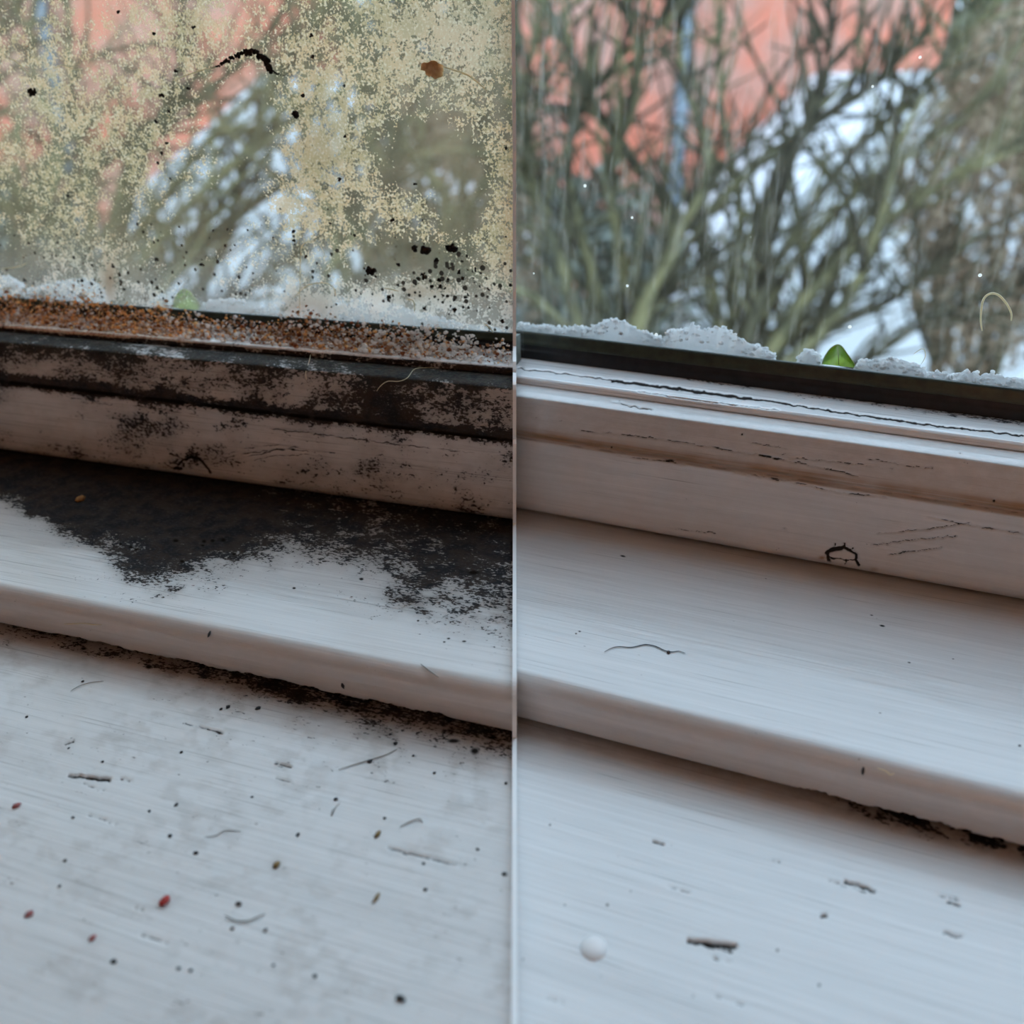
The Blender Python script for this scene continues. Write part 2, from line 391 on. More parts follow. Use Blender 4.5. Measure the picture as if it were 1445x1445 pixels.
CRACKS_R = [  # (polyline, width px, depth)
    ([(820, 608), (880, 613), (950, 622), (1010, 632), (1060, 641), (1098, 649)], 1.3), ([(1065, 640), (1120, 652), (1180, 664), (1212, 672)], 1.4),
    ([(868, 642), (905, 647), (950, 652), (968, 657)], 1.2), ([(940, 650), (950, 650)], 2.0), ([(1035, 667), (1070, 672), (1100, 679)], 1.3), ([(1065, 670), (1120, 680), (1160, 690), (1200, 697), (1250, 701)], 1.3),
    ([(1310, 729), (1350, 738), (1395, 746), (1445, 754)], 1.3), ([(1392, 746), (1402, 747)], 2.2), ([(868, 567), (885, 571), (920, 577)], 1.2), ([(866, 567), (874, 568)], 1.8),
    ([(1115, 645), (1160, 650), (1210, 655), (1260, 662)], 1.0), ([(1225, 647), (1270, 655), (1315, 661)], 1.0), ([(1060, 507 + 118), (1110, 633)], .9),
    ([(940, 746), (985, 751), (1010, 753)], .9), ([(1240, 752), (1300, 748), (1370, 738)], 1.0), ([(1230, 770), (1290, 762), (1350, 757)], 1.0), ([(1255, 783), (1300, 777), (1330, 773)], 1.0),
    ([(1250, 600), (1290, 622), (1320, 627)], .0001),
]
CRACKS_L = [
    ([(300, 655), (330, 648), (370, 640), (420, 630)], 1.3), ([(310, 648), (345, 640), (400, 633), (470, 640)], 1.1), ([(318, 640), (350, 632), (395, 627)], 1.0), ([(330, 655), (380, 645), (440, 640)], 1.0),
    ([(380, 605), (450, 613), (540, 625), (640, 636), (722, 645)], 1.4), ([(170, 570), (220, 576), (280, 586)], 1.0), ([(100, 562), (160, 572)], 1.0),
    ([(40, 512), (110, 520), (200, 530), (290, 540), (360, 551)], 1.0), ([(60, 518), (160, 533), (260, 545)], .9),
    ([(590, 582), (650, 590), (722, 600)], .9), ([(600, 597), (660, 603), (722, 611)], .9),
    ([(160, 470 + 12), (250, 490), (330, 497)], .8), ([(500, 668), (494, 684), (498, 700)], .9), ([(247, 568), (276, 578)], 2.4), ([(262, 572), (276, 582)], 2.6),
]
RING_R = [([(1166, 781), (1172, 777), (1180, 774), (1190, 773), (1200, 776), (1207, 783), (1209, 791), (1213, 798)], 2.3), ([(1167, 781), (1176, 776), (1187, 774)], 3.6), ([(1169, 781), (1170, 792)], 2.4), ([(1170, 788), (1184, 790), (1196, 793), (1206, 791)], 1.0), ([(1193, 791), (1194, 797)], 1.2), ([(1177, 772), (1178, 768)], .9), ([(1191, 772), (1191, 767)], 1.0), ([(1203, 775), (1205, 773)], 1.2)]
RING_L = [([(250, 656), (258, 650), (268, 646), (280, 648), (288, 655), (296, 668)], 2.2), ([(246, 660), (256, 662)], 3.2), ([(240, 640), (262, 650)], 1.2)]
GOUGE = [([(973, 1327), (985, 1329), (1000, 1330)], 2.4, 1.0), ([(995, 1331), (1012, 1333), (1028, 1335)], 3.4, 1.0), ([(1022, 1335), (1037, 1336)], 3.0, 1.0), ([(1030, 1338), (1033, 1344)], 1.3, .7), ([(1000, 1336), (1030, 1341)], 1.1, .5), ([(1005, 1351), (1030, 1357)], 1.0, .5),
         ([(1192, 1243), (1212, 1250), (1234, 1258)], 1.7, .8), ([(1170, 1243), (1200, 1252), (1230, 1262)], 1.0, .4), ([(1325, 1263), (1352, 1270)], 1.3, .5), ([(1338, 1272), (1353, 1276)], 1.6, .5),
         ([(1332, 1316), (1347, 1320), (1360, 1321)], 1.5, .5), ([(1160, 1293), (1168, 1293)], 1.8, .6), ([(770, 1408), (796, 1415)], 1.4, .3), ([(1010, 1405), (1050, 1418)], 1.2, .3), ([(942, 1252), (975, 1260)], 1.0, .3), ([(1090, 1213), (1100, 1216)], 1.2, .4), ([(921, 1186), (938, 1191)], 1.3, .6)]
GOUGE_L = [([(97, 1094), (116, 1096), (130, 1098)], 1.5, .9), ([(122, 1097), (140, 1099), (153, 1100)], 2.4, 1.0), ([(168, 1099), (186, 1101)], 1.3, .5), ([(116, 1106), (146, 1116)], .9, .3), ([(92, 1049), (104, 1046)], 1.2, .5), ([(282, 1024), (300, 1030), (314, 1034)], 1.6, .5), ([(258, 1020), (280, 1024)], .9, .3),
           ([(388, 1076), (412, 1082)], 1.3, .5), ([(390, 1098), (412, 1104)], 1.1, .4), ([(124, 1151), (150, 1158), (168, 1166)], 1.0, .35), ([(200, 1320), (237, 1331)], 1.5, .25), ([(548, 1197), (600, 1210), (650, 1221)], 1.3, .4), ([(190, 1281), (200, 1284)], 1.2, .3)]

def chips(px, px0, px1, seed, amp):
    """stepped loss along the lower edge of the nosing"""
    n = np.floor(vnoise(px / 21.0, px * 0 + seed, seed) * 4) / 4 * 0.7 + 0.3 * vnoise(px / 6.0, px * 0, seed + 5)
    return amp * np.clip((n - 0.25) / 0.75, 0, 1) * sstep(px0, px0 + 40, px) * (1 - sstep(px1 - 20, px1, px))

def part_maps(side, part, P, nvis):
    p = LEFT if side == 'L' else RGT
    Wp = P.reshape(-1, 3) @ p.R.T + p.O
    px, py = project(Wp); px = px.reshape(P.shape[:2]); py = py.reshape(P.shape[:2])
    z = np.zeros_like(px)
    A = dict(mould=z.copy(), grime_shade=z.copy(), bare=z.copy(), dark=z.copy(), rust=z.copy(), moss=z.copy(), crackle=z.copy() + 0.25)
    brk = 0.52 + 0.48 * sstep(.28, .62, vnoise(px / 13.0, py / 9.0, 71))
    jx = px + 7 * (fbm(px / 8, py / 8, 51) - .5); jy = py + 5 * (fbm(px / 7, py / 7, 57) - .5)
    nz = fbm(px / 60, py / 40, 3); nz2 = fbm(px / 22, py / 14, 9); depth = z.copy()
    if side == 'L':
        if part == 'bead':
            A['mould'] = 0.80 + 0.5 * (nz2 - 0.5)
            top = py < L_lip(px) + 1
            A['mould'] = np.where(top, 0.25 + 0.4 * (nz2 - 0.5), A['mould'])
            A['rust'] = np.where(top, 0.9 * (1 - sstep(230, 330, px)) + 0.55 * gauss(px, py, 430, 490, 60, 40) + 0.3 * gauss(px, py, 520, 495, 50, 40), 0) * (0.7 + 0.6 * (nz2 - 0.3))
            A['crackle'] = z + 0.8
        elif part == 'rail':
            og = py - L_groove(px); ol = py - L_lip(px)
            up = og < 0
            base = np.where(up, 0.42 + 0.42 * np.exp(-np.clip(ol - 20, 0, 99) / 20) + 0.16 * sstep(300, 560, px), 0.27)
            A['mould'] = base + 0.75 * (nz - 0.5) * np.where(up, 1, 0.75) + 0.35 * (nz2 - 0.5)
            A['mould'] += 0.25 * gauss(px, py, 520, 565, 90, 18, .1) + 0.2 * gauss(px, py, 100, 545, 60, 12)
            A['mould'] += 0.55 * np.exp(-(np.clip(np.abs(og + 3) - 3, 0, 99) / 7) ** 2)
            A['mould'] += 0.28 * gauss(px, py, 268, 655, 34, 16) + 0.22 * gauss(px, py, 300, 690, 60, 10, .14) + 0.16 * gauss(px, py, 200, 600, 90, 16, .1) + 0.18 * gauss(px, py, 670, 660, 60, 25) + 0.12 * gauss(px, py, 500, 660, 60, 20) + .15 * gauss(px, py, 345, 600, 50, 12)
            A['mould'] -= 0.12 * gauss(px, py, 60, 590, 80, 22)
            A['moss'] = np.where(up, np.exp(-np.clip(ol - 22, 0, 99) / 14), 0)
            A['grime_shade'] = np.where(up, 0.55, 0.26) + 0.5 * (nz - 0.5)
            for q, w in CRACKS_L: A['dark'] = np.maximum(A['dark'], 0.72 * stroke(jx, jy, q, w * .85) * brk)
            for q, w in RING_L: A['dark'] = np.maximum(A['dark'], 0.95 * stroke(jx, jy, q, w * (0.7 + 0.6 * nz2.mean())) * sstep(.28, .42, nz2 + .1))
            A['crackle'] = z + 0.55
            A['dark'] = np.maximum(A['dark'], 0.85 * np.exp(-((og + 1) / 3.0) ** 2) * (0.5 + 0.5 * sstep(.3, .5, nz2)))
            depth = 0.00025 * A['dark']
        elif part == 'nose':
            o = py - L_rail(px)
            led = py < L_ntop(px)
            w = np.interp(px, [0, 60, 120, 200, 300, 360, 410, 460, 560, 640, 722], [46, 56, 84, 104, 92, 74, 60, 66, 96, 104, 122])
            I = np.interp(px, [0, 80, 150, 340, 400, 480, 560, 722], [1.0, 1.08, 1.12, 1.0, .62, .44, .52, .58])
            w = w * (0.8 + 0.5 * nz)
            den = I * (1 - sstep(0.45, 1.6, o / w)) 
            A['mould'] = np.where(led, den + 0.30 * (nz2 - 0.5) * (den > .02) + 0.5 * (nz - .5) * sstep(.05, .4, den), 0.02)
            A['mould'] += np.where(led, 0.26 * (1 - sstep(0.9, 2.6, o / w)) + 0.10 * gauss(px, py, 250, 790, 70, 14, .15) + .2 * gauss(px, py, 565, 842, 26, 14) - .5 * gauss(px, py, 605, 837, 11, 5) - .45 * gauss(px, py, 690, 865, 22, 8), 0)
            A['grime_shade'] = np.where(led, np.clip(den * 0.9, 0, .8) * (0.5 + nz) + .5 * gauss(px, py, 575, 850, 34, 12) + .35 * gauss(px, py, 705, 860, 20, 22), 0.10 + 0.10 * (nz - .5))
            ob = py - L_nbot(px)
            for (cx, cy, rx, ry) in ((170, 768, 4, 3), (185, 772, 5, 3), (192, 775, 4, 3), (288, 764, 5, 4), (300, 763, 5, 3.5), (315, 762, 6, 4), (286, 770, 4, 2.5), (257, 792, 5, 3.5), (248, 763, 7, 4), (510, 817, 5, 3), (668, 808, 13, 5), (415, 830, 4, 2.5), (220, 811, 3.5, 2.5), (590, 876, 3, 2), (627, 906, 3, 2), (633, 901, 4, 2), (655, 905, 5, 2), (330, 782, 4, 2.5)):
                A['dark'] = np.maximum(A['dark'], 0.85 * gauss(px, py, cx, cy, rx * .8, ry * .8))
            A['crackle'] = np.where(led, 0.45, 0.1)
        elif part == 'sill':
            o = py - L_nbot(px)
            A['grime_shade'] = 0.75 * np.exp(-np.clip(o - 4, 0, 999) / 26) * np.interp(px, [0, 250, 420, 722], [.45, .6, 1, 1]) * (0.5 + nz) + 0.22 * sstep(.42, .7, nz) * sstep(.35, .6, nz2)
            A['mould'] = np.interp(px, [0, 200, 420, 722], [.32, .4, .6, .6]) * np.exp(-np.clip(o - 2, 0, 999) / np.interp(px, [0, 200, 300, 450, 722], [4, 5, 8, 20, 26])) + 0.5 * (nz - .5) * np.exp(-np.clip(o, 0, 999) / 40) + 0.13 + 0.30 * (nz2 - .5)
            A['mould'] += 0.13 * gauss(px, py, 545, 1098, 40, 26) + 0.10 * gauss(px, py, 260, 1225, 16, 40, .3) + .1 * gauss(px, py, 330, 1010, 60, 10, .2) + .1 * gauss(px, py, 410, 1160, 30, 14)
            A['grime_shade'] += .35 * gauss(px, py, 390, 1218, 9, 8) + .18 * gauss(px, py, 160, 1042, 16, 9) + .15 * gauss(px, py, 330, 1140, 26, 12, .7)
            for q, w, dd in GOUGE_L:
                m = stroke(jx, jy, q, w); A['dark'] = np.maximum(A['dark'], m * (0.55 + .4 * dd)); depth = np.maximum(depth, 0.0007 * dd * m)
            for (cx, cy, rx, ry) in ((670, 1060, 8, 6), (545, 990, 6, 4), (525, 985, 8, 4), (490, 994, 9, 5), (504, 1003, 6, 4), (640, 1046, 12, 4), (694, 1041, 10, 3), (210, 941, 7, 4), (118, 915, 6, 3)):
                A['dark'] = np.maximum(A['dark'], 0.8 * gauss(px, py, cx, cy, rx, ry))
            A['crackle'] = z + 0.42
    else:
        if part == 'rail':
            og = py - R_groove(px); ol = py - R_lip(px)
            A['bare'] = 0.9 * np.exp(-((og + 5) / 8) ** 2) * (0.55 + nz) + 0.16 * (nz - .35) * (og < 0)
            for q, w in CRACKS_R: A['dark'] = np.maximum(A['dark'], 0.74 * stroke(jx, jy, q, w * .85) * brk)
            for q, w in RING_R: A['dark'] = np.maximum(A['dark'], 0.98 * stroke(jx, jy, q, w))
            A['bare'] = np.maximum(A['bare'], np.maximum(gauss(px, py, 1160, 787, 5, 3), .8 * np.maximum(gauss(px, py, 1232, 804, 6, 3), .25 * gauss(px, py, 1164, 792, 14, 9))))
            for (cx, cy, r_) in ((863, 632, 1.6), (1047, 613, 1.9), (1403, 707, 2.4), (1107, 746, 1.2), (1355, 639, 1.2)): A['dark'] = np.maximum(A['dark'], .9 * gauss(px, py, cx, cy, r_))
            A['grime_shade'] = 0.10 + 0.15 * (og < 0) + 0.1 * (nz - .5)
            A['crackle'] = np.where(og < 0, 0.30, 0.22)
            A['dark'] = np.maximum(A['dark'], 0.45 * np.exp(-((og - 2) / 1.8) ** 2) * sstep(.4, .6, nz2))
            depth = 0.0006 * np.clip(A['dark'], 0, 1)
            A['mould'] = z + 0.02
        elif part == 'nose':
            led = py < R_ntop(px)
            for (cx, cy, rx, ry) in ((879, 785, 5, 1.6), (1245, 883, 5, 1.8), (1230, 868, 3, 1), (813, 894, 2, 1.5), (818, 891, 2.6, 1.3), (1283, 935, 3, 1.2), (825, 912, 1.4, 1), (1212, 1072, 2, 1.6), (1439, 1052, 3, 2), (1345, 930, 2, 1), (1242, 1006, 2.5, 1)):
                A['dark'] = np.maximum(A['dark'], .85 * gauss(px, py, cx, cy, rx, ry, .2))
            A['crackle'] = np.where(led, 0.30, 0.05); A['grime_shade'] = np.where(led, 0.02, 0.10)  # nosing face tinted browner than the top: its room-side shade painted in
        elif part == 'sill':
            o = py - R_nbot(px)
            A['grime_shade'] = 0.35 * np.exp(-np.clip(o - 2, 0, 999) / 12) + .5 * np.exp(-np.clip(o - 2, 0, 99) / 10) * sstep(1120, 1250, px) * (nz2 + .3)  # brown fading out from the nosing paints its shade; real dirt towards the right
            A['mould'] = 0.75 * np.exp(-np.clip(o - 1, 0, 99) / 9) * sstep(1120, 1250, px) * sstep(.3, .5, nz2)
            for q, w, dd in GOUGE:
                m = stroke(jx, jy, q, w); A['dark'] = np.maximum(A['dark'], m * (0.5 + .45 * dd)); depth = np.maximum(depth, 0.0008 * dd * m)
            for (cx, cy, r_) in ((776, 1164, 2.4), (783, 1155, 1.4), (1156, 1390, 3.2), (978, 1406, 2.4), (848, 1378, 2), (857, 1277, 3), (797, 1277, 2), (890, 1258, 2), (1097, 1341, 3), (738, 1354, 2)): A['dark'] = np.maximum(A['dark'], .75 * gauss(px, py, cx, cy, r_))
            A['crackle'] = z + 0.36
        elif part == 'bead':
            A['dark'] = np.maximum(.97 * stroke(jx, jy, [(865, 537), (900, 541), (950, 547), (1010, 556), (1060, 562)], 2.3), .8 * stroke(jx, jy, [(730, 519), (800, 527), (865, 536)], 1.0))
            A['dark'] = np.maximum(A['dark'], .85 * stroke(jx, jy, [(1060, 562), (1180, 580), (1300, 598), (1445, 614)], 1.5))
            A['dark'] = np.maximum(A['dark'], .6 * stroke(jx, jy, [(900, 552), (1000, 567), (1100, 578)], 1.0))
            bandy = py - (R_lip(px) - 24)
            A['moss'] = z; A['crackle'] = z + 0.5
            A['mould'] = 0.5 * sstep(3, -6, bandy) * sstep(780, 1000, px) + .02
            depth = 0.0004 * A['dark']
    # fade everything far outside the frame
    n = normals(P); P = P - n * (depth[..., None])
    # hand-worked surface: faint undulation
    s = P[..., 1] + P[..., 2]
    und = (fbm(P[..., 0] * 30, s * 160, 21) - 0.5) * 0.00022
    P = P + n * und[..., None]
    if part == 'nose':
        q0, q1, sd = ((60, 640, 3.0) if side == 'L' else (1105, 1560, 4.0))
        lift = chips(px, q0, q1, sd, 0.0016)
        kz = np.clip(1 - P[..., 2] / 0.0045, 0, 1); kz[nvis:] = 0
        P[..., 2] += lift * kz * 1.2
    return P, A

windows = {}
for side, p in (('L', LEFT), ('R', RGT)):
    pr = profiles(p)
    win = empty('window_1' if side == 'L' else 'window_2', M=p.M); tag(win, kind='structure'); windows[side] = win
    win['label'] = 'white timber window, mould blackened, pane crusted with tan dirt' if side == 'L' else 'white timber window wiped clean, with clear pane and green black seal'
    for part in ('sill', 'nose', 'rail', 'bead', 'gasket', 'lip'):
        prof, back, ds = pr[part]
        P, nv = extrude(p, prof, back, ds, 3.0 if part in ('gasket', 'lip') else 1.9)
        if part not in ('gasket', 'lip'):
            P, A = part_maps(side, part, P, nv)
        else: A = {}
        nm = {'rail': 'bottom_rail', 'bead': 'glazing_bead', 'gasket': 'rubber_gasket', 'lip': 'gasket_lip'}.get(part)
        if nm:
            o = grid_obj(nm, P, {'gasket': MAT_RUBBER, 'lip': MAT_LIP, 'bead': MAT_BEAD if side == 'R' else MAT_WOOD}.get(part, MAT_WOOD), A, parent=win, closed=True)
        else:
            k = {('L', 'sill'): 1, ('L', 'nose'): 2, ('R', 'sill'): 3, ('R', 'nose'): 4}[(side, part)]
            o = grid_obj('trim_%d' % k, P, MAT_WOOD, A, closed=True, M=p.M); tag(o, kind='structure')
            o['label'] = {1: 'soiled white painted window sill board with red crumbs and gouge', 2: 'white painted rounded ledge board with thick black mould patch', 3: 'clean white painted window sill board with splintered gouge', 4: 'clean white painted rounded ledge board under the wiped window'}[k]

# glass panes: inner face carries the dirt, 4 mm thick
GTOP = 0.95
def pane(side):
    p = LEFT if side == 'L' else RGT
    z0 = p.Zk - 0.004
    zs = np.concatenate([np.arange(z0, p.Zgt + 0.135, 0.0007), [0.3, GTOP]])
    cols = np.arange(p.pxr[0], p.pxr[1], 3.0); cols = np.append(cols, p.pxr[1])
    Yv = np.full(len(zs), p.Yg)
    zx = np.minimum(zs, p.Zgt + 0.135)     # keep columns sensible above the view
    X = np.stack([x_at(p, c, Yv, zx) for c in cols], 1)
    if side == 'L': X = np.hstack([np.full((len(zs), 1), -0.8), X])
    else: X = np.hstack([X, np.full((len(zs), 1), 0.8)])
    P = np.stack([X, np.repeat(Yv[:, None], X.shape[1], 1), np.repeat(zs[:, None], X.shape[1], 1)], -1)
    px, py = project(P.reshape(-1, 3) @ p.R.T + p.O); px = px.reshape(X.shape); py = py.reshape(X.shape)
    A = {}
    if side == 'L':
        n1 = fbm(px / 70, py / 70, 31); n2 = fbm(px / 24, py / 24, 37)
        base = 0.50 + 0 * px
        d = base + 0.55 * (n1 - .5) + 0.35 * (n2 - .5)
        d += 0.10 * gauss(px, py, 120, 200, 140, 150) + 0.13 * gauss(px, py, 470, 230, 80, 220) + 0.13 * gauss(px, py, 660, 40, 90, 110) + 0.22 * gauss(px, py, 575, 290, 50, 30) + 0.25 * gauss(px, py, 705, 260, 24, 120) + .2 * gauss(px, py, 520, 60, 90, 60) + .15 * gauss(px, py, 280, 40, 60, 50)
        d -= 0.75 * gauss(px, py, 610, 225, 85, 46, .35) + 0.55 * gauss(px, py, 335, 180, 60, 70) + 0.50 * gauss(px, py, 270, 330, 90, 90) + 0.55 * gauss(px, py, 560, 372, 90, 26) + .2 * gauss(px, py, 160, 270, 30, 70) + .22 * gauss(px, py, 130, 40, 30, 50) + .25 * gauss(px, py, 40, 360, 70, 40) + .3 * gauss(px, py, 655, 290, 30, 30)
        A['dirt'] = d
        low = sstep(300, 440, py - 0.05 * px)
        A['film'] = 0.20 + 0.10 * n1 + 0.22 * low + .10 * gauss(px, py, 660, 60, 120, 110) - .12 * gauss(px, py, 310, 250, 90, 130)
        A['pale'] = np.clip(low * 0.85 + 0.2 * gauss(px, py, 660, 60, 100, 100), 0, 1)
        A['dots'] = 0.26 + 0.42 * sstep(200, 400, py) * (0.6 + .8 * n2) + .35 * gauss(px, py, 640, 400, 70, 40) + .3 * gauss(px, py, 155, 395, 16, 24) - .5 * gauss(px, py, 200, 440, 400, 12)
        A['brown'] = .8 * gauss(px, py, 155, 396, 13, 30) + .6 * gauss(px, py, 585, 412, 22, 12) + .5 * gauss(px, py, 625, 405, 18, 14) + .45 * gauss(px, py, 435, 225, 50, 110) * n1 + .7 * gauss(px, py, 430, 440, 40, 24) + .8 * gauss(px, py, 90, 450, 130, 14, .07) * sstep(.35, .6, n2)
        A['dirt'] += .5 * gauss(px, py, 155, 396, 12, 28) + .45 * gauss(px, py, 430, 442, 36, 20) + .35 * (sstep(436, 450, py - .0776 * px)) * (1 - sstep(500, 640, px)) + .25 * gauss(px, py, 590, 412, 30, 14)
        A['dirt'] -= .35 * gauss(px, py, 300, 440, 60, 10) + .4 * gauss(px, py, 350, 450, 40, 9) + .4 * gauss(px, py, 570, 462, 60, 10)
    o = grid_obj('glass_pane', P, MAT_GLASS_DIRTY if side == 'L' else MAT_GLASS_WIPED, A, parent=windows[side])
    # outer face and edges
    x0, x1 = (-0.8, float(X[:, -1].max())) if side == 'L' else (float(X[:, 0].min()), 0.8)
    v = [(x0, p.Yg + .004, z0), (x1, p.Yg + .004, z0), (x1, p.Yg + .004, GTOP), (x0, p.Yg + .004, GTOP)]
    mesh_obj('outer_glass_face', v, [(0, 1, 2, 3)], MAT_GLASS, parent=windows[side], smooth=False)
for s_ in 'LR': pane(s_)

# outside sub-sill, narrow, right behind the glass
MAT_OUTSILL = simple('weathered_outer_sill', (0.20, 0.21, 0.19), (0.13, 0.14, 0.12), 200, 0.8, 0.3)
for s_, p in (('L', LEFT), ('R', RGT)):
    xj_ = float(x_at(p, 726.0, np.array([p.Yg + .006]), np.array([p.Zgt]))[0])
    xx = (-0.8, xj_) if s_ == 'L' else (xj_, 0.8)
    box('outer_sill', (*xx, p.Yg + .0045, p.Yg + .0115, p.Zb - .02, p.Zgt - .003), MAT_OUTSILL, windows[s_])
    box('frame_cill', (*xx, p.Yb + .031, p.Yg + .010, p.Zb - .09, p.Zb - .021), MAT_OUTSILL, windows[s_])

# white divider strip that follows the boards and the pane
def divider():
    p = LEFT; pr = profiles(p)
    chain = [(0.0, 0.0), (p.Y0 - 0.0012, 0.0)] + [q for q in pr['nose'][0][3:-1]] + [(p.Y2 - 0.0005, p.Z2)] + pr['rail'][0][4:-1] + pr['bead'][0][2:] + pr['gasket'][0][2:] + pr['lip'][0][2:] + [(p.Yg, p.Zgt + .05), (p.Yg, GTOP)]
    c = np.array(chain); t = np.gradient(c, axis=0); t /= np.linalg.norm(t, axis=1, keepdims=True) + 1e-9
    nrm = np.stack([-t[:, 1], t[:, 0]], 1)
    outer = c + nrm * 0.0016; inner = c - nrm * 0.004
    th = 0.0005; V = []; Fc = []
    for (Yv, Zv) in list(outer) + list(inner):
        X = x_at(p, 726.0, np.array([Yv]), np.array([min(Zv, 0.3)]))[0]
        V += [(X - th, Yv, Zv), (X + th, Yv, Zv)]
    n = len(c)
    for k in range(n - 1):
        a, b, e, f = 2 * k, 2 * k + 1, 2 * k + 2, 2 * k + 3; A, B, E, G = a + 2 * n, b + 2 * n, e + 2 * n, f + 2 * n
        Fc += [(a, b, f, e), (A, E, G, B), (a, e, E, A), (b, B, G, f)]
    o = mesh_obj('trim_5', V, Fc, MAT_TRIM, smooth=False, M=p.M); tag(o, kind='structure')
    o['label'] = 'thin white upright strip dividing the mouldy window from the clean one'
divider()

# ------------------------------------------------------------------ room shell (behind and around the camera)
yaw = math.atan2(LEFT.R[1, 0], LEFT.R[0, 0])
MR = Matrix.Rotation(yaw, 4, 'Z') @ Matrix.Translation((0, 0, -0.13))
YW = LEFT.Yb + 0.004
def shell(name, b, mat):
    o = box(name, b, mat, M=MR); tag(o, kind='structure'); return o
shell('wall_front_lower', (-1.7, 1.7, YW - .06, YW + .08, -0.9, -0.03), MAT_WALL)
shell('wall_front_upper', (-1.7, 1.7, YW - .06, YW + .08, 1.02, 1.6), MAT_WALL)
shell('wall_front_left', (-1.7, -0.8, YW - .06, YW + .08, -0.03, 1.02), MAT_WALL)
shell('wall_front_right', (0.8, 1.7, YW - .06, YW + .08, -0.03, 1.02), MAT_WALL)
shell('wall_left', (-1.8, -1.7, -2.6, YW + .08, -0.9, 1.6), MAT_WALL)
shell('wall_right', (1.7, 1.8, -2.6, YW + .08, -0.9, 1.6), MAT_WALL)
shell('wall_back', (-1.8, 1.8, -2.7, -2.6, -0.9, 1.6), MAT_WALL)
shell('floor', (-1.8, 1.8, -2.7, YW + .08, -1.0, -0.9), MAT_FLOOR)
shell('ceiling', (-1.8, 1.8, -2.7, YW + .08, 1.6, 1.7), MAT_CEIL)
# added unseen lamp behind the viewer, warm fill for the room-facing faces
MAT_BRASS = simple('dull_brass', (0.35, 0.24, 0.10), None, 30, 0.35, 0.6)
N = NT('lamp_shade_linen'); sh_d = N.n('ShaderNodeBsdfTranslucent'); sh_d.inputs[0].default_value = (0.85, 0.66, 0.48, 1)
sh_e = N.n('ShaderNodeBsdfDiffuse'); sh_e.inputs[0].default_value = (0.8, 0.7, 0.58, 1)
sh_m = N.n('ShaderNodeMixShader'); N.put(sh_m.inputs[1], sh_d.outputs[0]); N.put(sh_m.inputs[2], sh_e.outputs[0]); MAT_SHADE = N.done(sh_m.outputs[0])
def ring_tube(r0, r1, z0, z1, n=24, t=.004):
    V = []; Fc = []
    for (r, z) in ((r0, z0), (r1, z1), (r1 - t, z1), (r0 - t, z0)):
        V += [(r * math.cos(2 * math.pi * k / n), r * math.sin(2 * math.pi * k / n), z) for k in range(n)]
    for a in range(4):
        b = (a + 1) % 4
        Fc += [(a * n + k, a * n + (k + 1) % n, b * n + (k + 1) % n, b * n + k) for k in range(n)]
    return V, Fc
def added_fill_lamp(loc):
    t = empty('added_fill_lamp', loc); tag(t, 'added fill lamp on a brass pole with linen shade, unseen behind the viewer', 'lamp')
    v, f = tube_vf([(0, 0, 0), (0, 0, .015), (0, 0, .03)], [.15, .15, .03], 24); mesh_obj('base', v, f, MAT_BRASS, t)
    v, f = tube_vf([(0, 0, .02), (0, 0, 1.55)], .012, 12); mesh_obj('pole', v, f, MAT_BRASS, t)
    v, f = ring_tube(.20, .13, 1.50, 1.78); mesh_obj('shade', v, f, MAT_SHADE, t)
    ld = bpy.data.lights.new('fill_bulb', 'POINT'); ld.energy = LAMP_W; ld.color = (1.0, 0.82, 0.72); ld.shadow_soft_size = .05
    lo = bpy.data.objects.new('fill_bulb', ld); COL.objects.link(lo); lo.parent = t; lo.location = (0, 0, 1.63)
LAMP_W = 11.5
lp = Vector((0.02, -1.9, -1.03)); added_fill_lamp(tuple(lp))

# ------------------------------------------------------------------ outside: ground, houses, garages, trees
GZ = -4.6
MAT_GRASS = simple('winter_lawn', (0.16, 0.17, 0.10), (0.22, 0.21, 0.17), 1.2, 0.9, 0.1)
def brick_mat(name, c1, c2):
    N = NT(name); o = N.obj()
    b = N.n('ShaderNodeTexBrick'); N.put(b.inputs['Vector'], N.scaled(o, (1, 1, 1)))
    b.inputs['Scale'].default_value = 4.2; b.inputs['Mortar Size'].default_value = 0.012
    b.inputs['Color1'].default_value = (*c1, 1); b.inputs['Color2'].default_value = (*c2, 1); b.inputs['Mortar'].default_value = (0.5, 0.3, 0.24, 1)
    col = N.mix(N.rng(N.noise(o, 0.7, 4), 0.35, 0.65), b.outputs[0], tuple(x * 1.1 for x in c1))
    return N.done(N.pbr(col, 0.85, None, 0.2))
MAT_BRICK = brick_mat('salmon_red_brick', (0.62, 0.19, 0.12), (0.54, 0.175, 0.12))
MAT_ROOF = simple('dark_clay_tile', (0.20, 0.09, 0.07), None, 3, 0.8)
MAT_RENDER = simple('pale_blue_white_render', (0.78, 0.79, 0.83), (0.70, 0.71, 0.75), 2, 0.8)
MAT_PIPE = simple('blue_grey_pipe', (0.20, 0.25, 0.30), None, 5, 0.5)
MAT_DARKGLASS = simple('dark_window_glass', (0.05, 0.06, 0.07), None, 3, 0.15, 0.6)
MAT_FRAME = simple('house_window_frame', (0.8, 0.8, 0.8), None, 3, 0.5)
g = box('lawn', (-60, 60, 1.0, 90, GZ - .3, GZ), MAT_GRASS); tag(g, kind='structure'); g['label'] = 'grey green winter lawn outside the window'

